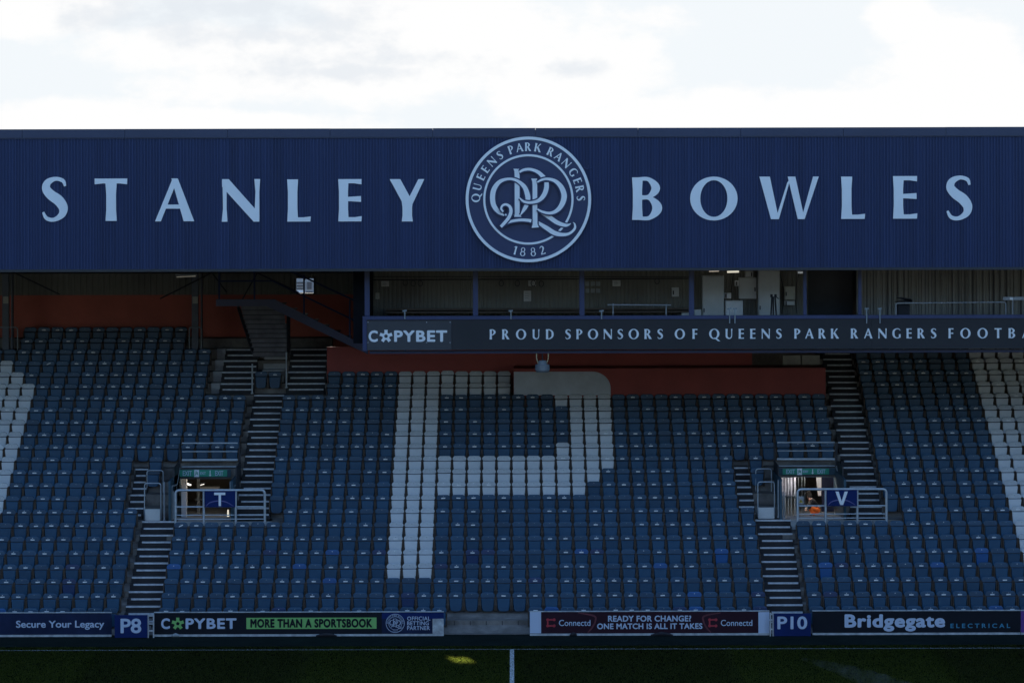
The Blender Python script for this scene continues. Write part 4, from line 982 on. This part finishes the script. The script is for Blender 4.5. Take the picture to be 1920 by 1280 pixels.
# x to the left is where the figure faces
skin('body', [(.02, 0, .24), (-.04, 0, .38), (-.12, 0, .52), (-.17, 0, .58), (-.21, 0, .64), (-.235, 0, .72), (-.12, -.15, .50), (-.22, -.19, .33), (-.31, -.12, .24), (-.12, .15, .50), (-.22, .18, .33), (-.31, .10, .24), (-.28, -.01, .70),
              (-.36, -.11, .21), (-.36, .09, .21), (-.33, -.14, .20), (-.33, .12, .20)],
     [(0, 1), (1, 2), (2, 3), (3, 4), (4, 5), (2, 6), (6, 7), (7, 8), (2, 9), (9, 10), (10, 11), (5, 12), (8, 13), (11, 14), (8, 15), (11, 16)],
     [.12, .12, .12, .06, .07, .085, .05, .042, .03, .05, .042, .03, .04, .015, .015, .012, .012], M_SKIN, per, 0)
skin('jacket', [(.03, 0, .27), (-.04, 0, .40), (-.12, 0, .52), (-.16, 0, .565), (-.12, -.155, .50), (-.22, -.195, .33), (-.28, -.14, .265), (-.12, .155, .50), (-.22, .185, .33), (-.28, .125, .265)],
     [(0, 1), (1, 2), (2, 3), (2, 4), (4, 5), (5, 6), (2, 7), (7, 8), (8, 9)], [.13, .14, .145, .085, .065, .056, .045, .065, .056, .045], M_BLACKC, per, 0)
skin('trousers', [(.05, 0, .24), (.03, -.10, .22), (-.20, -.13, .34), (-.02, -.12, .07), (.03, .10, .22), (-.20, .12, .33), (-.02, .11, .07), (.09, 0, .30)],
     [(0, 1), (1, 2), (2, 3), (0, 4), (4, 5), (5, 6), (0, 7)], [.15, .12, .088, .07, .12, .088, .07, .11], M_ORANGE, per, 0)
skin('hair', [(-.215, 0, .75), (-.19, 0, .70), (-.225, 0, .785)], [(0, 1), (0, 2)], [.085, .07, .06], M_HAIR, per, 0)
for s in (-1, 1):
    skin('boot', [(.0, s*.12, .035), (-.13, s*.12, .03), (-.19, s*.12, .03)], [(0, 1), (1, 2)], [.045, .042, .03], M_BLACKC, per, 0)
skin('reflective_band', [(.10, -.13, .33), (.16, -.02, .34), (.10, .12, .33)], [(0, 1), (1, 2)], [.022, .022, .022], M_SILVER, per, 0)
per.scale = (.98, .98, .98)

# building glimpsed through the back window, and its own windows
hb = thing('building', 'white building glimpsed through the small window in the back wall', 'building', (-8.3, 150, 0))
MB().box(-16, 2, 150, 160, 0, 8.6).build('wall', M_BRICK, hb); MB().box(-16.3, 2.3, 149.7, 160.3, 8.6, 8.9).build('roof', M_ROOFT, hb)
p = at(571, 540, 150)
for dx, dz, w, h, m in ((-.17, .24, .17, .035, M_GLASS), (-.17, .10, .17, .03, M_GLASS), (-.17, -.02, .17, .03, M_GLASS), (.22, .12, .10, .16, M_GLASS), (.22, -.24, .14, .10, M_GLASS), (-.18, -.33, .2, .05, M_GLASS), (-.20, -.14, .16, .05, M_WHITE)):
    MB().box(p.x+dx-w, p.x+dx+w, 149.94, 150.03, p.z+dz-h, p.z+dz+h).build('window' if m is M_GLASS else 'sill', m, hb)
for zz in (2.0, 4.8):
    for i in range(8): MB().box(-15+i*2.1, -14+i*2.1, 149.96, 150.02, zz, zz+1.1).build('window', M_GLASS, hb)

# ------------------------------------------------------------------ advertising boards along the pitch
YA = 97.2
def board(px0, px1, label, m, skirt=True, name='advertising_board', cat='advertising board', py=(1147, 1187)):
    x0, x1 = at(px0, 1167, YA).x, at(px1, 1167, YA).x; xm_ = 960
    z1 = at(xm_, py[0]-.4, YA).z; z0 = at(xm_, py[1], YA).z
    t = thing(name, label, cat, ((x0+x1)/2, YA, 0), 'advertising boards along the pitch')
    MB().box(x0, x1, YA, YA+.06, z0, z1).build('panel', m, t)
    MB().box(x0-.005, x1+.005, YA-.008, YA+.08, z1, z1+.022).build('top_trim', M_SKIRT, t)
    if skirt: MB().box(x0, x1, YA-.02, YA+.06, .004, z0-.002).build('skirting', M_SKIRT, t)
    return t, x0, x1, z0, z1
def R_(a, b, c, d): return rect(a, b, c, d, YA)
t, *_ = board(-160, 209, 'navy advertising board lettered Secure Your Legacy at the far left', M_ADNAVY)
x0, x1, z0, z1 = R_(30, 1162.5, 195.5, 1178.5); z1 -= .0; sans('lettering', 'Secure Your Legacy', x0, x1, z0-.02, z1, YA, M_TXTB, t, .022)
t, *_ = board(289, 832, 'long black advertising board with green strip and round club crest', M_ADBLK)
x0, x1, z0, z1 = R_(302, 1158, 443.5, 1178.5); copybet(x0, x1, z0, z1, YA, M_TXTB, M_GREEN, t)
x0, x1, z0, z1 = R_(462, 1157, 706, 1178); MB().box(x0, x1, YA-.006, YA-.001, z0, z1).build('green_strip', M_GREEN, t)
x0, x1, z0, z1 = R_(469.5, 1159, 698, 1175.8); sans('lettering', 'MORE THAN A SPORTSBOOK', x0, x1, z0, z1, YA-.006, M_ADBLK, t, .05, sp=1.1)
x0, x1, z0, z1 = R_(716, 1148, 832, 1158); MB().box(x0, x1, YA-.004, YA-.001, z0-.02, z1).build('blue_field', M_ADBLUE, t)
x0, x1, z0, z1 = R_(716, 1158, 810, 1187); MB().box(x0, x1, YA-.003, YA-.001, z0, z1-.02).build('navy_field', M_ADNAVY, t)
p = at(741, 1167.5, YA); crest(p.x, p.z, 17.5*YA/F, YA-.006, M_ADNAVY, M_TXTB, t, .004)
for i, (s, w) in enumerate((('OFFICIAL', 43.5), ('BETTING', 40.5), ('PARTNER', 42.5))):
    x0, x1, z0, z1 = R_(763.5, 1154.8+i*8.9, 763.5+w, 1162.3+i*8.9); sans('lettering', s, x0, x1, z0, z1, YA-.004, M_TXTB, t, .016, sp=1.08)
x0, x1, z0, z1 = R_(811, 1159, 832, 1187); MB().box(x0, x1, YA-.012, YA-.004, z0, z1).build('end_plate', M_SKIRT, t)
t, *_ = board(993.5, 1442.5, 'maroon advertising board asking READY FOR CHANGE with white end panels', M_ADMAR)
for a, b_ in ((993.5, 1014.5), (1422, 1442.5)):
    x0, x1, z0, z1 = R_(a, 1146.5, b_, 1187); MB().box(x0, x1, YA-.008, YA-.001, z0+.01, z1).build('end_panel', M_TXTB, t)
for cx_, sg in ((1090, 1), (1345, -1)):
    b = MB()
    for q in strip([at(cx_-sg*6, 1148, YA).xz, at(cx_+sg*24, 1154, YA).xz, at(cx_+sg*26, 1164, YA).xz, at(cx_+sg*20, 1176, YA).xz, at(cx_+sg*12, 1185, YA).xz], [.03, .05, .05, .05, .03], 6): b.prism(q, YA-.004, YA-.001)
    b.build('maroon_arc', M_ADMARL, t)
for lx, ix in ((1048, 1027), (1351.5, 1330.5)):
    x0, x1, z0, z1 = R_(lx, 1161, lx+59, 1172.5); sans('lettering', 'Connectd', x0, x1, z0, z1, YA-.004, M_TXTB, t, .006)
    b = MB(); k = 0
    for dx, dy in ((0, 0), (12, 0), (0, 11.5), (12, 11.5)):
        p = at(ix+dx, 1161+dy, YA); b.prism([ell(p.x, p.z, .042, .042, 12)], YA-.008-.0006*k, YA-.001); k += 1
    p0, p1 = at(ix, 1161, YA), at(ix+12, 1172.5, YA)
    b.box(p0.x, p1.x, YA-.006, YA-.001, p0.z-.022, p0.z+.022); b.box(p0.x, p1.x, YA-.0055, YA-.001, p1.z-.022, p1.z+.022); b.box(p0.x-.022, p0.x+.022, YA-.005, YA-.001, p1.z, p0.z)
    b.build('red_mark', M_ADRED, t)
x0, x1, z0, z1 = R_(1140, 1153, 1296, 1164.5); sans('lettering', 'READY FOR CHANGE?', x0, x1, z0, z1, YA-.001, M_TXTB, t, .032, sp=1.06)
x0, x1, z0, z1 = R_(1119.5, 1167.5, 1317, 1178.5); sans('lettering', 'ONE MATCH IS ALL IT TAKES', x0, x1, z0, z1, YA-.001, M_TXTB, t, .032, sp=1.06)
t, *_ = board(1523.5, 1913, 'black advertising board lettered Bridgegate at the far right', M_ADBLK)
x0, x1, z0, z1 = R_(1583.5, 1150.5, 1772, 1183); sans('lettering', 'Bridgegate', x0, x1, z0, z1, YA, M_TXTB, t, .042, sp=1.10)
x0, x1, z0, z1 = R_(1782, 1168, 1894, 1176.5); sans('lettering', 'E L E C T R I C A L', x0, x1, z0, z1, YA, M_TXTC, t, .02)
t, *_ = board(1914, 2080, 'purple advertising board cut by the right edge of the photo', M_PURP)
# narrow end posts between boards
def gate(px0, px1, text, label, tx, yaw, ga):
    x0, x1 = at(px0, 1172, YA-.25).x, at(px1, 1172, YA-.25).x; z1, z0 = at(960, 1150.5, YA-.25).z, at(960, 1193, YA-.25).z
    t = thing('aisle_gate', label, 'gate', ((x0+x1)/2, YA-.25, 0), 'blue gates at the foot of the steps')
    b = MB(); b.slab([(x0, z0), (x1, z0), (x1, z1), (x0, z1)], YA-.27, .03, .006); b.build('panel', M_ADBLUE, t)
    a = rect(*tx, YA-.27); sans('lettering', text, a[0], a[1], a[2], a[3], YA-.27, M_TXTB, t, .025)
    fr_ = MB()
    for py in ((1152, 1167, 1180)): 
        z_ = at(960, py, YA-.2).z; q0, q1 = at(ga[0], py, YA-.2).x, at(ga[1], py, YA-.2).x; fr_.box(q0, q1, YA-.22, YA-.19, z_-.02, z_+.02)
    fr_.build('gate_bar', M_GALV, t)
    for px in ga: 
        q = at(px, 1170, YA-.2).x; MB().box(q-.018, q+.018, YA-.225, YA-.185, .0, z1+.015).build('gate_post', M_GALV, t)
gate(215, 276.5, 'P8', 'blue gate panel marked P8 at the foot of the left steps', (226, 1158.5, 265, 1186.5), 0, (278, 288))
gate(1451, 1520.5, 'P10', 'blue gate panel marked P10 at the foot of the right steps', (1457.5, 1154.5, 1513.5, 1179), 0, (1444.5, 1449.5))
# bundles lying along the boards' feet
for px, py, w, lb in ((612, 1190.5, .30, 'dark cloth bundle lying under the MORE THAN A SPORTSBOOK board'), (1241, 1190.5, .32, 'dark cloth bundle lying under the READY FOR CHANGE board'), (1075, 1190.5, .1, 'small dark bundle lying under the left Connectd mark'), (329, 1192, .13, 'small grey bundle lying under the left COPYBET lettering')):
    p = at(px, py+1, YA-.12); b = MB(); b.tube([(p.x-w, p.y, .03), (p.x-w*.5, p.y-.02, .05), (p.x, p.y, .065), (p.x+w*.6, p.y+.01, .045), (p.x+w, p.y, .025)], [.02, .045, .06, .045, .018], 8)
    tag(b.build('bundle', M_BLACKC if px > 400 else M_PLAST), lb, 'bundle')

# ------------------------------------------------------------------ seats
def rrect(w0, w1, z0, z1, r0, r1, n=4):     # bottom/top half-widths, bottom/top corner radii
    out = []
    for cx, cz, r, a0 in ((w0-r0, z0+r0, r0, -90), (w1-r1, z1-r1, r1, 0), (-w1+r1, z1-r1, r1, 90), (-w0+r0, z0+r0, r0, 180)):
        for i in range(n+1):
            a = rad(a0+90*i/n); out.append((cx+r*math.cos(a), cz+r*math.sin(a)))
    return out
def back_fn(x, z, y): return (x, y+.06*(z-.72)-.35*(x*x)+.02, z+.022*(1-(x/.2)**2) if z > .6 else z)
def pan_fn(x, z, y): return (x, y-.03*(z-.38)+.25*x*x, z)
def seat_shapes():
    bk = MB().slab(rrect(.190, .210, .36, .712, .03, .08), 0, .03, .010, fn=back_fn)
    pn = MB().slab(rrect(.170, .188, .185, .562, .095, .025), -.125, .055, .012, fn=pan_fn)
    bw_ = MB().slab(rrect(.205, .217, .36, .712, .03, .085), 0, .03, .010, fn=back_fn)
    pw_ = MB().slab(rrect(.172, .200, .185, .566, .07, .025), -.125, .055, .010, fn=pan_fn)
    br = [MB(), MB()]
    for s, b in zip((-1, 1), br):
        x = s*.213
        b.add([(x-.015, -.118, .20), (x+.015, -.118, .20), (x+.015, .06, .16), (x-.015, .06, .16), (x-.015, -.122, .55), (x+.015, -.122, .55), (x+.015, .03, .62), (x-.015, .03, .62)],
              [(0, 3, 2, 1), (4, 5, 6, 7), (0, 1, 5, 4), (1, 2, 6, 5), (2, 3, 7, 6), (3, 0, 4, 7)])
    gap_bar = MB().tube([(-.2, -.055, .572), (.2, -.055, .572)], .013, 6)  # black bar standing in for the shaded gap above the folded pan
    tg = MB().box(-.062, .062, -.012, .012, .610, .642)
    dt = MB().box(-.011, .011, -.002, .012, .664, .684)
    return bk, pn, br, gap_bar, tg, dt, bw_, pw_
bk, pn, br, gap_bar, tg, dt, bkw, pnw = seat_shapes()
MESH = {}
def variants(key, mb_, mats):
    MESH[key] = mb_.mesh(key, mats)
for nm, mb_, mm in (('b0', bk, M_SEAT), ('p0', pn, M_SEATP), ('b1', bk, M_SEATN), ('p1', pn, M_SEATN), ('b2', bk, M_SEATD), ('p2', pn, M_SEATD), ('bw', bkw, M_SEATWB), ('pw', pnw, M_SEATW), ('k0', br[0], M_BRKT), ('k1', br[1], M_BRKT), ('h', gap_bar, M_SHADE_PRINT), ('t', tg, M_TAG), ('d', dt, M_TAG), ('dd', dt, M_PLAST)):
    variants(nm, mb_, mm)
ORD = ['zeroth', 'first', 'second', 'third', 'fourth', 'fifth', 'sixth', 'seventh', 'eighth', 'ninth', 'tenth', 'eleventh', 'twelfth', 'thirteenth', 'fourteenth', 'fifteenth', 'sixteenth', 'seventeenth', 'eighteenth', 'nineteenth', 'twentieth', 'twenty-first', 'twenty-second', 'twenty-third', 'twenty-fourth', 'twenty-fifth']
seats = []     # k, x, colour, side info
def S_(k, x, white, info): seats.append((k, x+SX+.0, white, info))
XC = lambda j: -3.53+.4672*j
for k in range(0, 23):
    # left block
    for i in range(0, 30):
        x = -8.90-.4685*i
        if i > 6: x = -11.711-.4657*(i-6)
        if k <= 7 and i < 6: continue
        if 8 <= k <= 11 and i < 5: continue
        if k in (8, 9) and i == 5: continue
        if 8 <= k <= 11 and i == 6: continue
        if 17 <= k <= 20 and i < 3: continue
        if k >= 21 and (i < 5 or i > 16): continue
        if k == 7 and i < 6: continue
        lim = -15.5 if k <= 17 else (-16.0 if k == 18 else (-16.5 if k == 19 else -99))
        S_(k, x, x < lim and k >= 3, ('L', i-6))
    for j in range(-14, 30):
        if k <= 6 and j > 23: continue
        if k == 7 and (j < -7 or j > 23): continue
        if k in (8, 9) and (j < -8 or j > 22): continue
        if k in (10, 11) and (j < -8 or j > 24 or j == 23): continue
        if 12 <= k <= 16 and j < -8: continue
        if k in (17, 18) and (j < -5 or j > 7): continue
        if k > 18: continue
        if k == 0 and 4 <= j <= 8: continue
        w = (3 <= k <= 18 and j in (0, 1, 2)) or (k in (17, 18) and 0 <= j <= 7) or (k in (16, 12) and 11 <= j <= 14) or (k in (13, 14, 15) and 12 <= j <= 14) or (k == 11 and 0 <= j <= 14) or (k == 10 and 0 <= j <= 13) or (k == 9 and 0 <= j <= 12)
        S_(k, XC(j) if j >= 0 else -3.53+.4686*j, w, ('C', j))
    for i in range(0, 34):
        if k == 7 and i < 7: continue
        if k >= 8 and i < 6: continue
        if k > 20: continue
        x = 8.86+.4757*i
        S_(k, x, 14 <= i <= 18 and k >= 3, ('R', i))
for x in (-8.30, -7.84): S_(18, x, False, ('M', 0))
def in_view(k, x, m=.3): return abs(x) < .1523*RY(k)+m
groups = {True: 'white seats forming the big letters', False: 'blue seats in the front rows'}
def label_of(k, x, white, info, extra):
    s, n = info; row = ORD[k+1]+' row from the pitch'
    if white:
        if s == 'C':
            if n <= 2 and k <= 8: return f'white tip-up seat in the P stem, {row}, {ORD[n+1]} seat across'
            run = sorted(q[3][1] for q in seats if q[0] == k and q[2] and q[3][0] == 'C'); return f'white tip-up seat of the P, {row}, {ORD[run.index(n)+1]} white seat from left'
        if s == 'L':
            run = sorted((q[3][1] for q in seats if q[0] == k and q[2] and q[3][0] == 'L')); return f'white tip-up seat at far left, {row}, {ORD[run.index(n)+1]} from the blue seats'
        return f'white tip-up seat at far right, {row}, {ORD[n-13]} from the blue seats'
    c = {0: 'faded blue', 1: 'bright blue-backed', 2: 'dark navy-backed'}[extra]
    if s == 'L': return f'{c} tip-up seat, {row}, {ORD[n+1]} left of the P8 steps'
    if s == 'R': return f'{c} tip-up seat, {row}, {ORD[n+1]} right of the P10 steps'
    if n <= 4: return f'{c} tip-up seat, {row}, {ORD[n+15]} right of the P8 steps'
    return f'{c} tip-up seat, {row}, {ORD[24-n]} left of the P10 steps'
stuff = MB(); tint = []; STM = [M_SEAT, M_SEATP, M_SEATN, M_SEATD, M_SEATW, M_BRKT, M_SHADE_PRINT, M_TAG, M_PLAST]
def put(mb_, x, y, z, mi, tn, tilt=0):
    n0 = len(stuff.v)
    stuff.add([(v[0]+x, v[1]+y, v[2]+z+v[0]*tilt) for v in mb_.v], mb_.f, mi); tint.extend([tn]*len(mb_.v))
nb = nw = 0
rs_ = random.Random(11)
order = sorted(seats, key=lambda q: (q[0], q[1]))
indiv = {}
for q in order:
    k, x, w, info = q
    if not in_view(k, x, .1): continue
    if w: indiv[(k, x)] = 1; nw += 1
    elif 1 <= k <= 5: 
        if nb < 300: indiv[(k, x)] = 1; nb += 1
print('individual blue', nb, 'white', nw, 'all', len(seats))
for q in order:
    k, x, w, info = q
    if not in_view(k, x, 6): continue
    y, z = RY(k)+rs_.uniform(-.006, .006), T(k)+rs_.uniform(-.004, .006)
    if w and rs_.random() < .06: z += .02
    pk = .30 if k <= 4 else 0
    r = rs_.random(); bv = pv = 0
    if not w and k <= 4:
        if r < .045: bv = 1
        elif r < .085: bv = 2
        if bv and rs_.random() < .15: pv = bv
    tagp = rs_.random() < (.62 if not w else .06); dot = rs_.random() < .9; tilt = rs_.choice((0, 0, 0, .06, -.08, .12)) if rs_.random() < .6 else 0
    if rs_.random() < .012: tilt = .9
    if bv == 1: tagp = rs_.random() < .15
    if (k, x) in indiv:
        nm = 'white_seat' if w else 'blue_seat'
        t = thing(nm, label_of(k, x, w, info, bv), 'seat', (x, y, z), groups[w])
        def part(name, key, dx=0):
            o = bpy.data.objects.new(name, MESH[key]); COL.objects.link(o); o.parent = t; return o
        B = part('backrest', 'bw' if w else 'b%d' % bv); part('seat_pan', 'pw' if w else 'p%d' % pv); part('bracket', 'k0'); part('bracket', 'k1'); part('gap_shade_bar', 'h')
        if tagp: o = part('row_tag', 't'); o.rotation_euler = (0, -tilt*.5, 0); o.location = (.62*tilt*.5, 0, 0)
        if dot and (bv or tagp or rs_.random() < .4): part('number_disc', 'd' if (bv or rs_.random() < .25) else 'dd')
        elif dot: part('number_disc', 'dd')
    else:
        tn = rs_.random()
        put(bkw if w else bk, x, y, z, 4 if w else (0, 2, 3)[bv], tn); put(pnw if w else pn, x, y, z, 4 if w else (1, 2, 3)[pv], tn)
        put(br[0], x, y, z, 5, 0); put(br[1], x, y, z, 5, 0); put(gap_bar, x, y, z, 6, 0)
        if tagp: put(tg, x, y, z, 7, 0, tilt*.5)
        if dot: put(dt, x, y, z, 7 if rs_.random() < .15 else 8, 0)
me = bpy.data.meshes.new('blue_seats'); me.from_pydata(stuff.v, [], stuff.f)
for m in STM: me.materials.append(m)
me.polygons.foreach_set('material_index', stuff.mi)
at_ = me.attributes.new('tint', 'FLOAT', 'POINT'); at_.data.foreach_set('value', tint)
tag(link('blue_seats', me), 'mass of blue tip-up seats filling the rows up the stand', 'seats', None, 'stuff')

# ------------------------------------------------------------------ fine spray from a pitch sprinkler
mv = bpy.data.materials.new('water_mist'); mv.use_nodes = True; nt = mv.node_tree; nt.nodes.remove(nt.nodes['Principled BSDF'])
pv_ = nt.nodes.new('ShaderNodeVolumePrincipled'); pv_.inputs['Density'].default_value = .10; pv_.inputs['Color'].default_value = (.9, .94, 1, 1); pv_.inputs['Anisotropy'].default_value = .2
nt.links.new(pv_.outputs[0], nt.nodes['Material Output'].inputs['Volume'])
nz = nt.nodes.new('ShaderNodeTexNoise'); nz.inputs['Scale'].default_value = 1.6; nz.inputs['Detail'].default_value = 4; tc = nt.nodes.new('ShaderNodeTexCoord'); nt.links.new(tc.outputs['Object'], nz.inputs[0])
mr = nt.nodes.new('ShaderNodeMapRange'); mr.inputs[1].default_value = .38; mr.inputs[2].default_value = .72; mr.inputs[4].default_value = .17; nt.links.new(nz.outputs[0], mr.inputs[0]); nt.links.new(mr.outputs[0], pv_.inputs['Density'])
P = catmull([tuple(at(px, py, (HC-z)*F/(py-HZ))) for px, py, z in ((1500, 1233, .1), (1570, 1252, .28), (1640, 1277, .42), (1730, 1315, .5))], 6)
sp = MB().tube(P, [.03+.36*(i/(len(P)-1)) for i in range(len(P))], 12)
tag(sp.build('water_spray', mv), 'faint drifting sprinkler spray over the pitch at lower right', 'spray', None, 'stuff')
